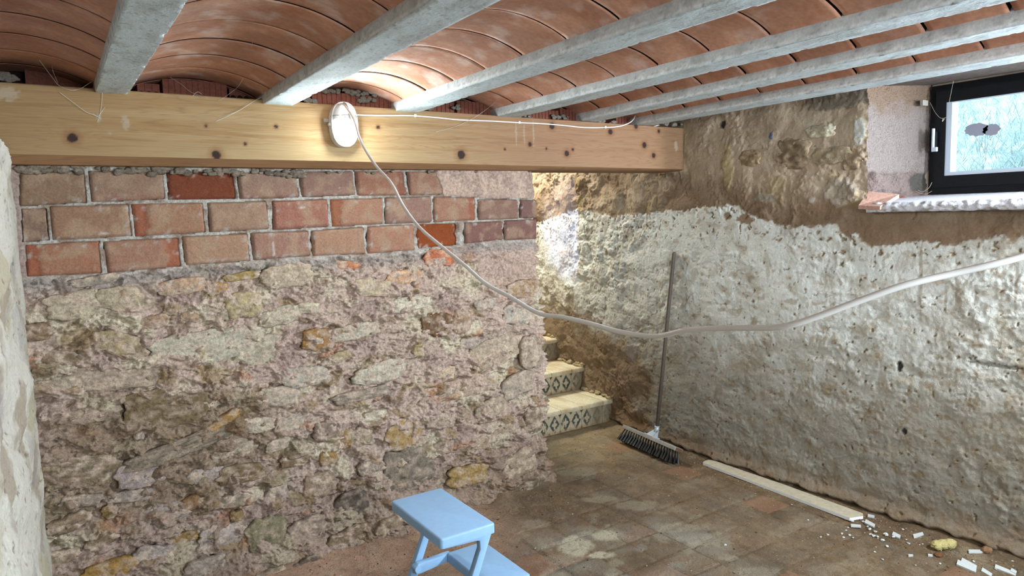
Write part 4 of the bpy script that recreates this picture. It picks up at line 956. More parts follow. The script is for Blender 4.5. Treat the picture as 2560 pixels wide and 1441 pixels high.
for px, py, rx, ry in [(315, 310, 9, 22), (275, 338, 3, 7), (247, 298, 6, 16), (20, 240, 26, 20), (1290, 330, 3, 30), (1310, 330, 2, 30), (1334, 330, 2, 40), (1690, 360, 6, 16)]:
    p = ony(px, py, YB); k = (RW.T @ (p - EYE))[2] / _f
    d = np.hypot((Xb_ - p[0]) / (rx * k), (Zb_ - p[2]) / (ry * k)) + .5 * fbm(Xb_ * 70, Zb_ * 70, 3, int(px) + 1)
    wc = lerp(wc, lin((206, 190, 164)), (1 - sstep(.7, 1.0, d)) * .6)
front = np.stack([Xb_, YB + .0008 * fbm(Xb_ * 6, Zb_ * 20, 2, 1415), Zb_], -1)
nx_ = len(xs)
def row(y, z): return np.stack([xs, np.full(nx_, y), np.full(nx_, z)], -1)[None]
rows = np.concatenate([row(YB + .24, zt0), row(YB + .14, zt0), row(YB + .036, zt0), row(YB + .002, zt0 + .002), front, row(YB + .004, zt1), row(YB + .24, zt1)])
rows[:3, :, 2] -= np.interp(xs, [-.1, 1.2, 2.4, 3.4], [.031, .027, .017, .007])
rows[..., 2] -= .0062 * (rows[..., 0] - 1.2)
und = lin((168, 126, 88)) * (1 + .12 * fbm(np.repeat(xs[None], 4, 0) * 3, np.arange(4)[:, None] * 2.0 + 0 * xs[None], 4, 1421))[..., None]  # underside toned darker than the face, its shade put into the colour
cw = np.concatenate([und, wc, np.repeat(wc[-1:], 2, 0)])
beam = link('timber_beam', mesh_from('timber_beam', rows, grid_faces(len(rows), nx_), True, cw), M_WOOD)
beam.data.set_sharp_from_angle(angle=math.radians(30))
tag(beam, 'long squared pine beam carrying the ceiling joists above the brick courses', 'beam', kind='thing')

# ---------------------------------------------------------------- staircase
stair = empty('staircase', (3.1, 4.1, 0)); tag(stair, 'cellar stairs with cream tile treads and patterned tile risers behind the partition', 'staircase')
M_TREAD = col_mat('cream_tread', rough=.8, cscale=70, camt=.16, bumps=((120, .3, .002),))
NSTEP = 6; YS0, GO, RI = 4.035, 0.375, 0.18
for s_ in range(NSTEP):
    yf = YS0 + s_ * GO; z1 = RI * (s_ + 1)
    add_box_obj('step_core', (2.02, yf + .03, -.01), (float(wall_x(yf)) + .012, 5.98, z1 - .036), M_PLAINWALL, stair)
    # tread tiles with rounded front
    for k in range(8):
        x0 = 2.02 + k * .2 + .0015; x1 = min(x0 + .197, float(wall_x(yf)) + .02)
        if x1 < x0 + .01: continue
        n = 10; xx = np.linspace(x0, x1, n); pr = [(yf - .012, z1 - .034), (yf - .016, z1 - .02), (yf - .014, z1 - .006), (yf - .004, z1), (yf + .1, z1 + .001), (yf + .2, z1), (yf + .3, z1 + .001), (yf + GO + .05, z1)]
        Xt = np.repeat(xx[None], len(pr), 0); Yt = np.array([q[0] for q in pr])[:, None] + 0 * Xt; Zt = np.array([q[1] for q in pr])[:, None] + 0 * Xt
        ch = sstep(.1, .5, fbm(Xt * 30, Zt * 30 + s_ * 3, 3, 1501)); Yt = Yt + ch * .006 * (Yt < yf + .01); Zt = Zt - ch * .004 * (Yt < yf + .02) * (Zt > z1 - .01)
        sand = sstep(0, .4, fbm(Xt * 7, Yt * 9, 3, 1503)) * .5 + .3 * sstep(yf + .22, yf + .36, Yt)
        ct = lerp(np.broadcast_to(lin((212, 204, 174)), Xt.shape + (3,)), lin((178, 146, 104)), np.clip(sand, 0, 1))
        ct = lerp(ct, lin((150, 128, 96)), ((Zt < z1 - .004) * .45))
        link('tread_tile', mesh_from('tread_tile', np.stack([Xt, Yt, Zt], -1), grid_faces(len(pr), n), True, ct), M_TREAD, stair)
    for k in range(8):
        x0 = 2.02 + k * .2 + .001; n = 44
        if x0 > float(wall_x(yf)): continue
        a = np.linspace(0, 1, n); A, B = np.meshgrid(a, a)
        zb_ = z1 - RI; zz = zb_ + .004 + B * (RI - .04)
        u = (A * 2) % 1 - .5; v = B - .5
        dia = np.abs(u) + np.abs(v) * .95
        d1 = (dia < .46); fl_r = np.hypot(u, v); flower = (fl_r < .19 + .06 * np.cos(4 * np.arctan2(v, u)))
        bow = (np.abs(u) > .5 - .33 * np.abs(np.abs(v) - .0) * .9) & (np.abs(v) < .5)
        dark = (d1 & ~flower) if k % 1 == 0 else d1
        dark = dark | ((np.abs(np.abs(u) - .5) + np.abs(np.abs(v) - .5) * 1.0) < .16)
        wear = fbm((x0 + A) * 9 + s_, B * 3 + s_ * 3, 4, 1511 + s_)
        cr_ = lerp(np.broadcast_to(lin((166, 154, 128)), A.shape + (3,)), lin((52, 56, 54)), dark * sstep(.45, .2, wear) * .95)
        faded = sstep(3.22, 3.36, x0 + A * .2 + .05 * wear) if s_ == 0 else sstep(3.4, 3.5, x0 + A * .2)
        cr_ = lerp(cr_, lin((128, 116, 94)), faded * .8); cr_ = lerp(cr_, lin((140, 112, 78)), sstep(.25, .0, B + .1 * wear) * .7)
        link('riser_tile', mesh_from('riser_tile', np.stack([x0 + A * .198, np.full_like(A, yf) + .002 * (B < 0), zz], -1), grid_faces(n, n), True, cr_), M_TILE, stair)
# broken plaster lip along the wall side of the treads
Vs, Fs = [], []; off = 0; rs = np.random.RandomState(77)
for s_ in range(3):
    for k in range(26):
        yy_ = YS0 + s_ * GO + rs.uniform(.0, .36); z_ = RI * (s_ + 1) + rs.uniform(0, .02); x_ = float(wall_x(yy_)) - rs.uniform(-.01, .03); s1 = rs.uniform(.008, .02)
        Vs.append(ICO2_V * (1 + .2 * rs.randn(len(ICO2_V), 1)) * np.array([s1, s1 * 1.6, s1 * .8]) + np.array([x_, yy_, z_])); Fs.append(ICO2_F + off); off += len(ICO2_V)
tag(link('plaster_crumbs', mesh_from('plaster_crumbs', np.concatenate(Vs), np.concatenate(Fs), True), flat_mat('crumbly_plaster', (176, 158, 122), .95, .1, grain=dict(cscale=90, camt=.3, bumps=((140, .6, .005),))), stair), kind='stuff')

# ================================================================== THINGS
# ---------------------------------------------------------------- bulkhead lamp on the beam
lp0 = ony(854, 314, YB)
lamp = empty('bulkhead_lamp', (lp0[0], YB, lp0[2])); tag(lamp, 'lit white oval bulkhead lamp fixed to the timber beam', 'lamp')
kL = (RW.T @ (lp0 - EYE))[2] / _f
LW, LH = 0.062, 0.101
def oval(nu_=36, w_=LW, h_=LH, p_=2.35):
    a = np.linspace(0, 2 * math.pi, nu_, endpoint=False)
    c, s = np.cos(a), np.sin(a); return np.sign(c) * np.abs(c) ** (2 / p_ * .95) * w_, np.sign(s) * np.abs(s) ** (2 / p_) * h_
def oval_stack(name, layers, mat, parent, cap=True):
    n = 36; V, F = [], []
    for (w_, h_, d) in layers:
        ox, oz = oval(n, w_, h_)
        V += [(lp0[0] + ox[i], YB - d, lp0[2] + oz[i]) for i in range(n)]
    for k in range(len(layers) - 1):
        for i in range(n): F.append((k * n + i, k * n + (i + 1) % n, (k + 1) * n + (i + 1) % n, (k + 1) * n + i))
    o = link(name, mesh_from(name, V, F), mat, parent)
    if cap:
        bm = bmesh.new(); bm.from_mesh(o.data); bm.verts.ensure_lookup_table(); b0 = (len(layers) - 1) * n
        bm.faces.new([bm.verts[b0 + i] for i in range(n)]); bm.to_mesh(o.data); bm.free(); o.data.polygons.foreach_set('use_smooth', np.full(len(o.data.polygons), True))
    return o
oval_stack('lamp_base', [(LW, LH, 0.0), (LW, LH, .036), (LW * .97, LH * .98, .041), (LW * .9, LH * .94, .042)], M_PLASTIC_W, lamp)
me_, N, L, b = new_mat('lit_diffuser', .3, .4)
b.inputs['Base Color'].default_value = (.85, .9, .9, 1)
geo = N.new('ShaderNodeNewGeometry'); sx = N.new('ShaderNodeSeparateXYZ'); L.new(geo.outputs['Position'], sx.inputs[0])
mr = N.new('ShaderNodeMapRange'); mr.interpolation_type = 'SMOOTHSTEP'
mr.inputs['From Min'].default_value = lp0[2] + .022; mr.inputs['From Max'].default_value = lp0[2] - .025; mr.inputs['To Min'].default_value = .5; mr.inputs['To Max'].default_value = LAMP_STRENGTH
L.new(sx.outputs['Z'], mr.inputs['Value']); mr2 = N.new('ShaderNodeMapRange'); mr2.inputs['From Min'].default_value = YB - .050; mr2.inputs['From Max'].default_value = YB - .084
mr2.inputs['To Min'].default_value = .012; mr2.inputs['To Max'].default_value = 1.0; L.new(sx.outputs['Y'], mr2.inputs['Value'])
mm_ = N.new('ShaderNodeMath'); mm_.operation = 'MULTIPLY'; L.new(mr.outputs[0], mm_.inputs[0]); L.new(mr2.outputs[0], mm_.inputs[1])
L.new(mm_.outputs[0], b.inputs['Emission Strength']); b.inputs['Emission Color'].default_value = (.84, .97, 1.0, 1)
oval_stack('lamp_globe', [(LW * .9, LH * .93, .038), (LW * .87, LH * .91, .052), (LW * .78, LH * .84, .066), (LW * .60, LH * .69, .079), (LW * .35, LH * .45, .086), (LW * .1, LH * .14, .0885)], me_, lamp)
# guard: rim band, long bar, cross band
ox, oz = oval(48, LW * .98, LH * .98)
rimP = np.array([(lp0[0] + ox[i % 48], YB - .043, lp0[2] + oz[i % 48]) for i in range(49)])
tube('guard_rim', rimP, .0032, M_PLASTIC_W, lamp, 6)
gb_ = [(lp0[0] - .002, YB - .03, lp0[2] + LH * .98), (lp0[0] + .002, YB - .055, lp0[2] + LH * .9), (lp0[0] + .004, YB - .082, lp0[2] + LH * .65), (lp0[0] + .006, YB - .094, lp0[2] + LH * .2), (lp0[0] + .008, YB - .096, lp0[2] + LH * .02)]
tube('guard_bar', catmull(gb_, 6), np.linspace(.0055, .0018, 25), M_GREYTAB, lamp, 6)
cb_ = [(lp0[0] - LW * .96, YB - .03, lp0[2] + .036), (lp0[0] - LW * .75, YB - .066, lp0[2] + .036), (lp0[0], YB - .09, lp0[2] + .037), (lp0[0] + LW * .75, YB - .066, lp0[2] + .036), (lp0[0] + LW * .96, YB - .03, lp0[2] + .036)]
tube('guard_band', catmull(cb_, 6), .0016, M_GREYTAB, lamp, 6)
p = ony(815, 302, YB); add_box_obj('mounting_tab', (p[0] - .014, YB - .008, p[2] - .008), (lp0[0] - LW + .006, YB - .001, p[2] + .009), M_GREYTAB, lamp, .002)
for px, py in [(824, 312), (882, 292), (884, 335)]:
    p = ony(px, py, YB - .02); add_box_obj('guard_lug', (p[0] - .007, YB - .034, p[2] - .007), (p[0] + .007, YB - .012, p[2] + .007), M_PLASTIC_W, lamp, .003)
p = ony(869, 272, YB - .02); add_box_obj('cable_gland', (p[0] - .008, YB - .03, p[2] - .012), (p[0] + .008, YB - .004, p[2] + .018), M_PLASTIC_W, lamp, .005)
for i in range(7):
    for sgn in (-1, 1):
        q = (lp0[0] + sgn * .011 - .002 + .002 * i * 0, lp0[2] + .030 - i * .0032)
        add_box_obj('vent_slot', (q[0] - .007, YB - .0925, q[1] - .0007), (q[0] + .004, YB - .0885, q[1] + .0007), M_GREYTAB, lamp) if i < 6 else None

# ---------------------------------------------------------------- clipped flex along the beam
flex = empty('lamp_flex', tuple(ony(1038, 291, YB))); tag(flex, 'thin white flex clipped along the face of the timber beam', 'cable')
fp = [(874, 287), (905, 288), (960, 289), (1010, 289), (1038, 290), (1090, 294), (1150, 300), (1230, 303), (1298, 307), (1350, 309), (1410, 314), (1460, 319), (1513, 319), (1548, 316), (1572, 308), (1584, 298)]
pts = [ony(px, py, YB - .006) for px, py in fp]; pts += [ony(1589, 286, YB + .03)]
tube('flex_run', catmull(pts, 6), .0032, M_CABLE, flex, 8)
pts = [ony(1589, 286, YB + .03), ony(1597, 300, YB + .01), ony(1607, 312, YB + .02), ony(1625, 318, YB + .05), ony(1650, 312, YB + .06)]
tube('flex_tail', catmull(pts, 6), .0032, M_CABLE, flex, 8)
for px, py in [(1038, 290), (1298, 307), (1513, 319)]:
    p = ony(px, py, YB - .006); c = add_box_obj('cable_clip', (p[0] - .0055, YB - .012, p[2] - .006), (p[0] + .0055, YB, p[2] + .008), M_PLASTIC_W, flex, .002)

# ---------------------------------------------------------------- slack cable from the lamp across the room
cp = [(846, 262, 3.26), (858, 262, 3.16), (868, 272, 3.08), (885, 300, 2.95), (903, 355, 2.80), (938, 412, 2.62), (978, 458, 2.46), (1008, 515, 2.30), (1048, 568, 2.15), (1108, 620, 2.02), (1160, 662, 1.92), (1215, 710, 1.82), (1278, 744, 1.73), (1345, 783, 1.64), (1405, 793, 1.57), (1470, 808, 1.50), (1540, 828, 1.43), (1605, 839, 1.37), (1655, 839, 1.32), (1705, 828, 1.27), (1765, 822, 1.22), (1850, 820, 1.16), (1930, 820, 1.11), (1985, 811, 1.08), (2060, 786, 1.05), (2150, 752, 1.02), (2260, 714, .99), (2380, 685, .97), (2480, 662, .95), (2560, 640, .94), (2700, 590, .92)]
pts = [ondepth(*c) for c in cp] + [np.array([1.35, 0.10, 1.72]), np.array([1.48, -.05, 1.95]), np.array([1.52, -.12, 2.10])]
tag(tube('slack_cable', catmull(pts, 8), .0050, M_CABLE, None, 10), 'thick white cable hanging slack from the lamp across the room', 'cable')

# ---------------------------------------------------------------- broom
br0 = onz(1632, 1110, 0.0)
broom = empty('push_broom', (3.21, 3.32, 0)); tag(broom, 'broad black-bristled push broom leaning upright against the whitewashed wall', 'broom')
bl = onz(1565, 1069, .095); brr = onz(1697, 1126, .085)
axis = (brr - bl); Lb = np.linalg.norm(axis); ax = axis / Lb
bdir = np.array([-.42, -.06, -.90]); bdir -= ax * (bdir @ ax); bdir /= np.linalg.norm(bdir)      # bristles point
wd = np.cross(ax, bdir); wd /= np.linalg.norm(wd)
cen = (bl + brr) / 2
def frame_bm(bm): 
    Mx = Matrix(((ax[0], wd[0], bdir[0], cen[0]), (ax[1], wd[1], bdir[1], cen[1]), (ax[2], wd[2], bdir[2], cen[2]), (0, 0, 0, 1)))
    bmesh.ops.transform(bm, matrix=Mx, verts=bm.verts); bmesh.ops.recalc_face_normals(bm, faces=bm.faces[:]); return bm
bm_obj('broom_block', frame_bm(box_bm((-Lb / 2, -.034, -.012), (Lb / 2, .034, .012), .003)), M_GREYWOOD, broom, smooth=False)
for s_ in (-1, 1):
    bm_obj('block_end', frame_bm(box_bm((s_ * Lb / 2 - .001, -.029, -.011), (s_ * Lb / 2 + .002, .029, .011))), M_ENDWOOD, broom, smooth=False)
tuft = None; rs = np.random.RandomState(5)
NT = 20
for r_ in range(3):
    for k in range(NT):
        u = (-.5 + (k + .5) / NT) * (Lb - .02); v = (-.021 + .021 * r_)
        if tuft is None:
            bm = bmesh.new(); nseg = 8; rings = [(0, .0042), (.03, .0052), (.066, .0084), (.084, .0104)]; vv = []
            for z_, r0 in rings: vv.append([bm.verts.new((math.cos(a) * r0 * (1 + .12 * (i % 2)), math.sin(a) * r0 * (1 + .12 * (i % 2)), z_ + (.003 if (i % 2 and z_ > .08) else 0))) for i, a in enumerate(np.linspace(0, 2 * math.pi, nseg, endpoint=False))])
            for q in range(3):
                for i in range(nseg): bm.faces.new((vv[q][i], vv[q][(i + 1) % nseg], vv[q + 1][(i + 1) % nseg], vv[q + 1][i]))
            bm.faces.new(vv[3]); bmesh.ops.recalc_face_normals(bm, faces=bm.faces[:])
            tuft = bpy.data.meshes.new('bristle_tuft'); bm.to_mesh(tuft); bm.free()
        o = link('bristle_tuft', tuft, M_BRISTLE)
        d = bdir + ax * (u / Lb * .45 + rs.uniform(-.05, .05)) + wd * (v * 9 + rs.uniform(-.05, .05)); d /= np.linalg.norm(d)
        q = Vector(d).to_track_quat('Z', 'X')
        base = cen + ax * u + wd * v + bdir * .010
        o.rotation_mode = 'QUATERNION'; o.rotation_quaternion = q; o.location = Vector(base); adopt(o, broom)
hb = onz(1643, 1064, .155); ht = P_right(1690, 630) - np.array([.018, 0, 0])
hd_ = (ht - hb) / np.linalg.norm(ht - hb)
tube('broom_handle', np.array([hb - hd_ * .02, hb + (ht - hb) * .5, ht - hd_ * .012, ht - hd_ * .003, ht]), np.array([.0125, .0125, .0125, .011, .006]), M_HANDLE, broom, 14)
sk = hb - hd_ * .05
tube('socket', np.array([sk, hb - hd_ * .004]), np.array([.0155, .0150]), M_STEEL, broom, 14)
tube('socket_ring', np.array([hb - hd_ * .012, hb - hd_ * .006]), np.array([.0172, .0172]), M_STEEL, broom, 14)
plate = bm_obj('clamp_plate', frame_bm(box_bm((-.046, -.034, -.019), (.046, .034, -.011), .003)), M_STEEL, broom, smooth=False)
for s_ in (-1, 1):
    bm = bmesh.new(); a0 = cen + ax * s_ * .004 + ax * s_ * .035 - bdir * .014 + wd * 0; a1 = cen + ax * s_ * .035 - bdir * .014
    e = [cen + ax * s_ * .034 - bdir * .015 - wd * .02, cen + ax * s_ * .034 - bdir * .015 + wd * .02, sk + ax * s_ * .016 + hd_ * .02, sk + ax * s_ * .016 - hd_ * .004 - bdir * 0]
    vs_ = [bm.verts.new(q) for q in e]; vs2 = [bm.verts.new(q + ax * s_ * .003) for q in e]
    bm.faces.new(vs_); bm.faces.new(vs2[::-1])
    for k in range(4): bm.faces.new((vs_[k], vs2[k], vs2[(k + 1) % 4], vs_[(k + 1) % 4]))
    bmesh.ops.recalc_face_normals(bm, faces=bm.faces[:]); bm_obj('bracket_arm', bm, M_STEEL, broom, smooth=False)
face = [cen - bdir * .0155 - ax * .036 - wd * .006, cen - bdir * .0155 + ax * .036 - wd * .006, sk + ax * .016 - wd * .013, sk - ax * .016 - wd * .013]
bm = bmesh.new(); vs_ = [bm.verts.new(q) for q in face]; vs2 = [bm.verts.new(q + wd * .003) for q in face]; bm.faces.new(vs_); bm.faces.new(vs2[::-1])
for k in range(4): bm.faces.new((vs_[k], vs2[k], vs2[(k + 1) % 4], vs_[(k + 1) % 4]))
bmesh.ops.recalc_face_normals(bm, faces=bm.faces[:]); bm_obj('bracket_web', bm, M_STEEL, broom, smooth=False)

# ---------------------------------------------------------------- step stool
stool = empty('step_stool', (1.2, 2.3, 0)); tag(stool, 'pale blue plastic two-step stool standing on the floor near the partition', 'step stool')
SX0, SX1, SY0, SY1, SZ = 1.047, 1.268, 2.095, 2.515, 0.500
LX0, LX1, LY0, LY1, LZ = 1.250, 1.426, 2.11, 2.455, 0.250
def slab(name, x0, x1, y0, y1, z, th, skirt, parent):
    bm = box_bm((x0, y0, z - skirt), (x1, y1, z))
    bot = [f for f in bm.faces if f.normal.z < -.9]
    r = bmesh.ops.inset_region(bm, faces=bot, thickness=.012)
    bmesh.ops.translate(bm, verts=list({v for f in bot for v in f.verts}), vec=(0, 0, skirt - th))
    vert = [e for e in bm.edges if abs(e.verts[0].co.z - e.verts[1].co.z) > skirt * .9 and (abs(e.verts[0].co.x - x0) < 1e-5 or abs(e.verts[0].co.x - x1) < 1e-5)]
    bmesh.ops.bevel(bm, geom=vert, offset=.012, segments=4, profile=.5, affect='EDGES')
    topf = [e for e in bm.edges if len(e.link_faces) == 2 and all(abs(v.co.z - z) < 1e-5 for v in e.verts) and any(f.normal.z < .5 for f in e.link_faces)]
    bmesh.ops.bevel(bm, geom=topf, offset=.007, segments=3, profile=.5, affect='EDGES')
    o = bm_obj(name, bm, M_STOOL, parent); o.data.set_sharp_from_angle(angle=math.radians(40)); return o
slab('top_step', SX0, SX1, SY0, SY1, SZ, .012, .036, stool)
slab('lower_step', LX0, LX1, LY0, LY1, LZ, .012, .036, stool)
def arcpts(c, r, a0, a1, n=6): return [(c[0] + r * math.cos(math.radians(a)), c[1] + r * math.sin(math.radians(a))) for a in np.linspace(a0, a1, n)]
def lean(z): return -0.43 * (SZ - .03 - z)              # the rear legs rake back under the top
def rear_frame(y0, y1):
    wl = .042
    o1 = [(SX1 - .002, SZ - .012), (SX1 + lean(.0) - .002, 0.0)]
    in_top = SX1 - wl - .03; zc = SZ - .047
    poly = [(SX0 + .006, SZ - .006), (SX1 - .003, SZ - .006), (SX1 - .003 + lean(0), 0.0), (SX1 - wl + lean(0), 0.0), (SX1 - wl + lean(zc - .035) , zc - .035)]
    poly += [(SX1 - wl - .010 + lean(zc - .014), zc - .013), (SX1 - wl - .024, zc - .003), (SX1 - wl - .040, zc)]
    poly += [(SX0 + .010, SZ - .040), (SX0 + .006, SZ - .030)]
    bm = prism_bm(poly, y0, y1, .004); return bm
for y0, y1 in [(SY0 + .002, SY0 + .030), (SY1 - .030, SY1 - .002)]:
    o = bm_obj('leg', rear_frame(y0, y1), M_STOOL, stool); o.data.set_sharp_from_angle(angle=math.radians(40))
for y0, y1 in [(LY0 + .004, LY0 + .030), (LY1 - .030, LY1 - .004)]:
    poly = [(LX1 - .045, LZ - .01), (LX1 - .004, LZ - .01), (LX1 + .055, 0), (LX1 + .02, 0)]
    o = bm_obj('leg', prism_bm(poly, y0, y1, .004), M_STOOL, stool); o.data.set_sharp_from_angle(angle=math.radians(40))
for y0, y1 in [(LY0 - .003, LY0 + .024), (LY1 - .006, LY1 + .022)]:
    xl_ = SX1 - .044 + lean(.21)
    poly = [(xl_, LZ - .050), (xl_ - .004, LZ - .02), (xl_ + .012, LZ - .008), (LX0 + .02, LZ - .004), (LX0 + .02, LZ - .036), (xl_ + .02, LZ - .050)]
    o = bm_obj('side_arm', prism_bm(poly, y0, y1, .004), M_STOOL, stool); o.data.set_sharp_from_angle(angle=math.radians(40))
    c = bmesh.new(); bmesh.ops.create_cone(c, cap_ends=True, segments=16, radius1=.014, radius2=.014, depth=.034); bmesh.ops.rotate(c, verts=c.verts, matrix=Matrix.Rotation(math.pi / 2, 3, 'X'))
    bmesh.ops.translate(c, verts=c.verts, vec=(xl_ + .008, (y0 + y1) / 2, LZ - .028)); o = bm_obj('pivot', c, M_STOOL, stool); o.data.set_sharp_from_angle(angle=math.radians(40))

# ---------------------------------------------------------------- strip, shards and chips on the floor
def flat_poly(name, pxs, z0, th, mat, label=None, cat=None, group=None, mat2=None):
    q = [onz(px, py, z0 + th) for px, py in pxs]
    bm = bmesh.new(); top = [bm.verts.new(v) for v in q]; bot = [bm.verts.new((v[0], v[1], z0)) for v in q]
    bm.faces.new(top); bm.faces.new(bot[::-1]); n = len(q)
    for k in range(n): bm.faces.new((top[k], bot[k], bot[(k + 1) % n], top[(k + 1) % n]))
    bmesh.ops.recalc_face_normals(bm, faces=bm.faces[:])
    o = bm_obj(name, bm, mat, None, smooth=False)
    if mat2:
        o.data.materials.append(mat2)
        for f in o.data.polygons:
            if f.normal.z < .5: f.material_index = 1
    return tag(o, label, cat, group)
def groundz(px, py):
    p = onz(px, py, 0.004); i = int(np.clip((p[1] - .75) / dx, 0, Hd.shape[0] - 1)); j = int(np.clip((p[0] + .1) / dx, 0, Hd.shape[1] - 1))
    return max(float(Hd[i, j]), 0.001)
flat_poly('skirting_strip', [(1757, 1157), (1760, 1154), (1771, 1150), (1785, 1152), (1960, 1212), (2157, 1284), (2158, 1291), (2124, 1296)], .001, .015, M_MARBLE, 'long dusty pale strip lying on the floor along the whitewashed wall', 'strip', None, M_STRIPEDGE)
def bar_px(cx, cy, L_, W_, ang):
    c, s = math.cos(math.radians(ang)), math.sin(math.radians(ang))
    return [(cx + a * c - b_ * s, cy + a * s + b_ * c) for a, b_ in [(-L_, -W_), (L_ * .9, -W_ * .9), (L_, W_ * .8), (-L_ * .95, W_)]]
BIG = [((2175, 1309), 14, 4.5, 28, 'white angular shard in the heap at the near end of the pale strip'),
       ((2178, 1290), 9, 2.6, 12, 'small white shard lying just beyond the near end of the pale strip'),
       ((2140, 1314), 13, 2.6, 4, 'thin white sliver lying just in front of the pale strip end'),
       ((2241, 1338), 11, 4.5, 26, 'blocky white shard halfway between the pale strip and the yellow foam'),
       ((2296, 1337), 13, 4.0, -14, 'white shard lying near the wall foot behind the yellow foam lump'),
       ((2445, 1378), 24, 3.4, 0, 'long thin white shard near the wall foot right of the foam'),
       ((2417, 1416), 27, 6.0, 24, 'largest white slab shard near the bottom right corner'),
       ((2423, 1409), 22, 4.5, 28, 'grooved white shard leaning behind the largest slab shard'),
       ((2467, 1431), 15, 4.5, 32, 'short white shard right of the largest slab shard at the frame bottom'),
       ((2514, 1426), 29, 4.5, 22, 'long white shard bar at the bottom right corner'),
       ((2534, 1428), 8, 4.0, 30, 'stubby white shard touching the long bar at the bottom right'),
       ((2326, 1388), 6, 1.8, 10, 'tiny white splinter beside a brown crumb below the foam'),
       ((2277, 1388), 6, 1.5, 0, 'tiny thin white splinter left of the foam')]
for (cx, cy), L_, W_, a_, lab in BIG:
    flat_poly('plaster_shard', bar_px(cx, cy, L_, W_, a_), groundz(cx, cy) - .001, .007, M_SHARD, lab, 'shard', 'white shards scattered by the right wall')
CH = [(2124, 1338, 4), (2109, 1344, 4), (2105, 1335, 4), (2184, 1340, 5), (2193, 1342, 4), (2214, 1337, 6), (2234, 1343, 4.5), (2272, 1359, 4), (2217, 1366, 4.5), (2187, 1380, 3), (2207, 1399, 3), (2130, 1303, 4.5), (2158, 1304, 3.5), (2174, 1323, 5), (2188, 1330, 4.5), (2176, 1336, 4), (2207, 1351, 5), (2257, 1325, 3.5), (2434, 1404, 4), (2350, 1409, 3), (2531, 1407, 3), (2490, 1423, 4), (2115, 1326, 3), (2266, 1349, 2.5), (2307, 1360, 2.5), (2299, 1362, 2), (1813, 1363, 4), (2070, 1337, 3.5), (2052, 1343, 3), (2169, 1316, 3), (2150, 1298, 3), (2120, 1319, 2.5), (2133, 1344, 2.5), (2020, 1300, 2.5), (1980, 1262, 2.2)]
shapes = []
for k in range(4):
    r2 = np.random.RandomState(60 + k); v = ICO2_V * (1 + .22 * r2.randn(len(ICO2_V), 1)) * np.array([1, .8, .5]); shapes.append(mesh_from('white_chip', v, ICO2_F, False))
MARKS = [(2157, 1288, 'pale strip end'), (2175, 1309, 'shard heap'), (2140, 1318, 'thin sliver'), (2241, 1338, 'blocky shard'), (2110, 1340, 'gap left of the heap'), (2195, 1375, 'bare patch left of the foam'), (2358, 1366, 'yellow foam lump'), (2430, 1412, 'largest slab shard'), (2514, 1426, 'long shard bar'), (1813, 1360, 'pale floor stains'), (2000, 1300, 'long pale strip'), (2296, 1337, 'wall-foot shard')]
seen = {}
rs = np.random.RandomState(9)
for k, (px, py, r_) in enumerate(CH):
    p = onz(px, py, .004); kk = (RW.T @ (p - EYE))[2] / _f; z_ = groundz(px, py)
    o = link('white_chip', shapes[k % 4], M_SHARD); s_ = r_ * kk
    o.scale = (s_, s_, s_); o.rotation_euler = (0, 0, rs.uniform(0, 6.28)); o.location = (p[0], p[1], z_ + s_ * .35)
    ref = min(MARKS, key=lambda q: math.hypot(q[0] - px, q[1] - py)); seen[ref[2]] = seen.get(ref[2], []) + [(math.hypot(ref[0] - px, ref[1] - py), px - ref[0], py - ref[1], o, r_)]
for nm_, lst in seen.items():
    lst.sort(key=lambda q: q[0])
    for i_, (d_, ax_, ay_, o, r_) in enumerate(lst):
        side = ('left' if ax_ < 0 else 'right') if abs(ax_) > 1.3 * abs(ay_) else ('above' if ay_ < 0 else 'below')
        side = {'left': 'to the left of', 'right': 'to the right of', 'above': 'just behind', 'below': 'just in front of'}[side]
        nth = ['', 'second nearest ', 'third nearest ', 'fourth nearest ', 'fifth nearest ', 'sixth nearest ', 'seventh nearest ', 'eighth nearest ', 'ninth nearest '][i_]
        tag(o, '%s%s white chip %s the %s' % (nth or 'nearest ', 'rounded' if r_ >= 4.5 else ('small' if r_ >= 3.2 else 'tiny'), side, nm_), 'chip', 'small white chips near the right wall')
# foam lump
p = onz(2358, 1366, .01); bmv = []
f_v = np.concatenate([ICO_V * np.array([.034, .026, .020]) * (1 + .34 * fbm(ICO_V[:, 0] * 2.6 + ICO_V[:, 2] * 1.7, ICO_V[:, 1] * 2.6 - ICO_V[:, 2], 5, 1601, .62))[:, None] + np.array([dx_, dy_, .016]) for dx_, dy_ in [(-.030, .012), (.028, -.014), (0, 0)]])
f_f = np.concatenate([ICO_F + i * len(ICO_V) for i in range(3)])
ofm = link('foam_lump', mesh_from('foam_lump', f_v, f_f), M_FOAM); ofm.location = (p[0], p[1], groundz(2358, 1366)); tag(ofm, 'crumpled yellow foam lump on the floor near the right wall foot', 'foam')
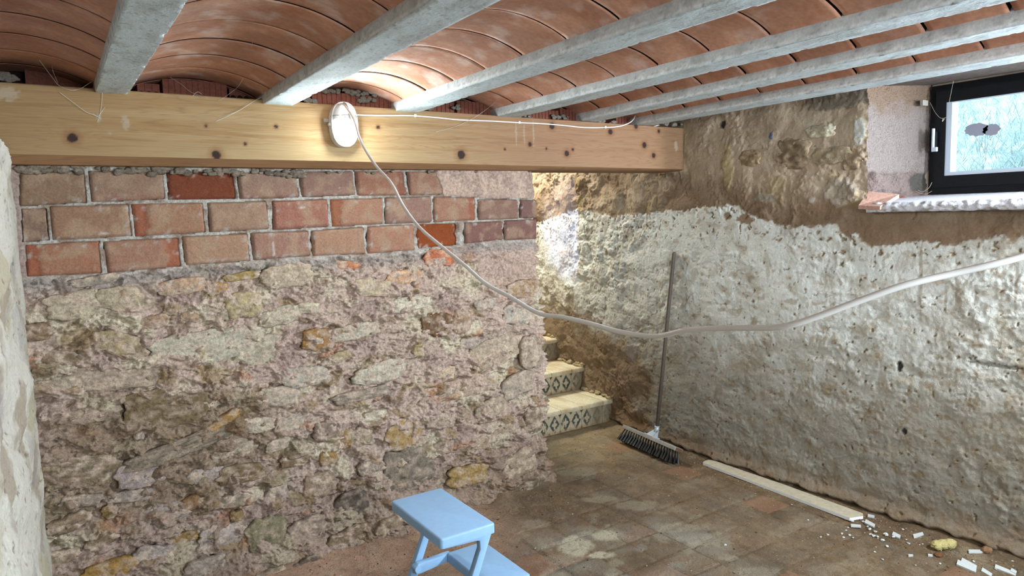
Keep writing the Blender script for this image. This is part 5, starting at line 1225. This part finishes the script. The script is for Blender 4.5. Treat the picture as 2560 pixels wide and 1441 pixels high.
# brown crumbs of fallen earth, twigs
def rock_thing(name, px, py, r, rgb, lab, cat, flat=.6):
    p = onz(px, py, .005); kk = (RW.T @ (p - EYE))[2] / _f
    v = ICO_V * (1 + .25 * fbm(ICO_V[:, 0] * 1.6 + px, ICO_V[:, 1] * 1.6 + ICO_V[:, 2], 3, int(px)))[:, None] * np.array([1, .8, flat]) * r * kk
    o = link(name, mesh_from(name, v, ICO_F), flat_mat(name + '_mat', rgb, .95, .1, grain=dict(cscale=90, camt=.3, bumps=((120, .6, .005),)))); o.location = (p[0], p[1], groundz(px, py) + r * kk * flat * .5)
    return tag(o, lab, cat)
rock_thing('earth_clod', 2467, 1384, 14, (126, 96, 70), 'brown clod of fallen earth against the right wall foot', 'clod')
rock_thing('earth_clod', 2206, 1276, 13, (146, 104, 66), 'orange-brown clod at the wall foot beyond the pale strip', 'clod')
rock_thing('earth_clod', 2347, 1387, 12, (104, 70, 48), 'flat reddish-brown crumb just below the foam lump', 'clod', .3)
tw = [((2000, 1325), (2016, 1321), 'thin dark twig on open floor below the pale strip'), ((1738, 1372), (1756, 1366), 'thin dark twig lying near the white floor stains'), ((2052, 1292), (2072, 1302), 'thin dark twig close beside the pale strip')]
for (a, b_, lab) in tw:
    A_, B_ = onz(*a, groundz(*a) + .003), onz(*b_, groundz(*b_) + .003)
    tag(tube('twig', catmull([A_, (A_ + B_) / 2 + np.array([.004, .003, .003]), B_], 4), np.linspace(.0028, .0014, 9), M_ENDWOOD, None, 6), lab, 'twig')

# ---------------------------------------------------------------- cobwebs
def web(strands, lab):
    V, F = [], []; off = 0
    for P, r in strands:
        v, f = tube_arrays(catmull(P, 6), r * .7, 5); V.append(v); F.append(f + off); off += len(v)
    tag(link('cobweb', mesh_from('cobweb', np.concatenate(V), np.concatenate(F)), M_WEB), lab, 'cobweb')
def yb(px, py, d=.004): return ony(px, py, YB - d)
web([([ony(98, 150, 3.05), ony(128, 190, 3.12), yb(148, 214, .02), yb(175, 225, .03), yb(200, 222, .02), ony(228, 205, 3.18)], .0010), ([ony(130, 165, 3.1), ony(133, 180, 3.14), yb(145, 208, .01)], .0007)], 'cobweb loop slung under the leftmost bay onto the beam')
web([([onz(632, 102, 2.2), ony(622, 155, 3.0), ony(600, 210, 3.14), yb(566, 240, .01), yb(546, 252)], .0008), ([ony(622, 155, 3.0), ony(640, 145, 3.0), ony(664, 134, 2.95), ony(700, 180, 3.08), ony(732, 216, 3.17), yb(772, 258)], .0007)], 'cobweb strands from the vault between the left joists to the beam')
web([([yb(666, 238, .02), yb(640, 250, .02), yb(600, 275, .015), yb(570, 290, .01), yb(540, 303)], .0014), ([yb(600, 275, .015), yb(585, 282, .02), yb(545, 296)], .0009)], 'slanting cobweb rope across the beam left of the lamp')
web([([ony(1312, 208, 3.1), ony(1260, 240, 3.18), yb(1200, 285, .02), yb(1150, 312, .01), yb(1090, 330)], .0011)], 'slanting cobweb strand across the beam right of the lamp')
web([([yb(150, 232), yb(185, 258, .008), yb(215, 280, .008), yb(235, 288, .006), yb(252, 297)], .0013), ([yb(256, 226), yb(254, 262), yb(249, 290), yb(243, 305)], .0011), ([yb(232, 285), yb(246, 290), yb(262, 268)], .0009)], 'tangled cobweb tuft on the beam face below the first joist')
web([([yb(424, 192, -.06), yb(456, 213, -.02), yb(480, 232, .0), yb(520, 245, .004)], .0007), ([yb(482, 240), yb(494, 230), yb(505, 236)], .0012)], 'fine cobweb over the hollow brick left of the lamp')
def xw(px, py, x): return onx(px, py, x)
web([([xw(2384, 202, XF - .03), xw(2378, 230, XF - .03), xw(2373, 256, XF - .02)], .0011), ([xw(2325, 256, XF - .01), xw(2340, 284, XF - .02), xw(2358, 296, XF - .02), xw(2392, 277, XF - .01)], .0009), ([xw(2358, 296, XF - .02), xw(2356, 304, XF - .02), xw(2362, 296, XF - .015)], .0016)], 'cobweb hanging over the upper left corner of the window frame')
web([([xw(2290, 472, XF - .03), xw(2305, 480, XF - .03), xw(2322, 470, XF - .03), xw(2330, 456, XF - .02)], .0014), ([xw(2288, 478, XF - .04), xw(2312, 486, XF - .04), xw(2330, 478, XF - .03)], .0012)], 'cobweb tuft in the lower left corner of the window reveal')
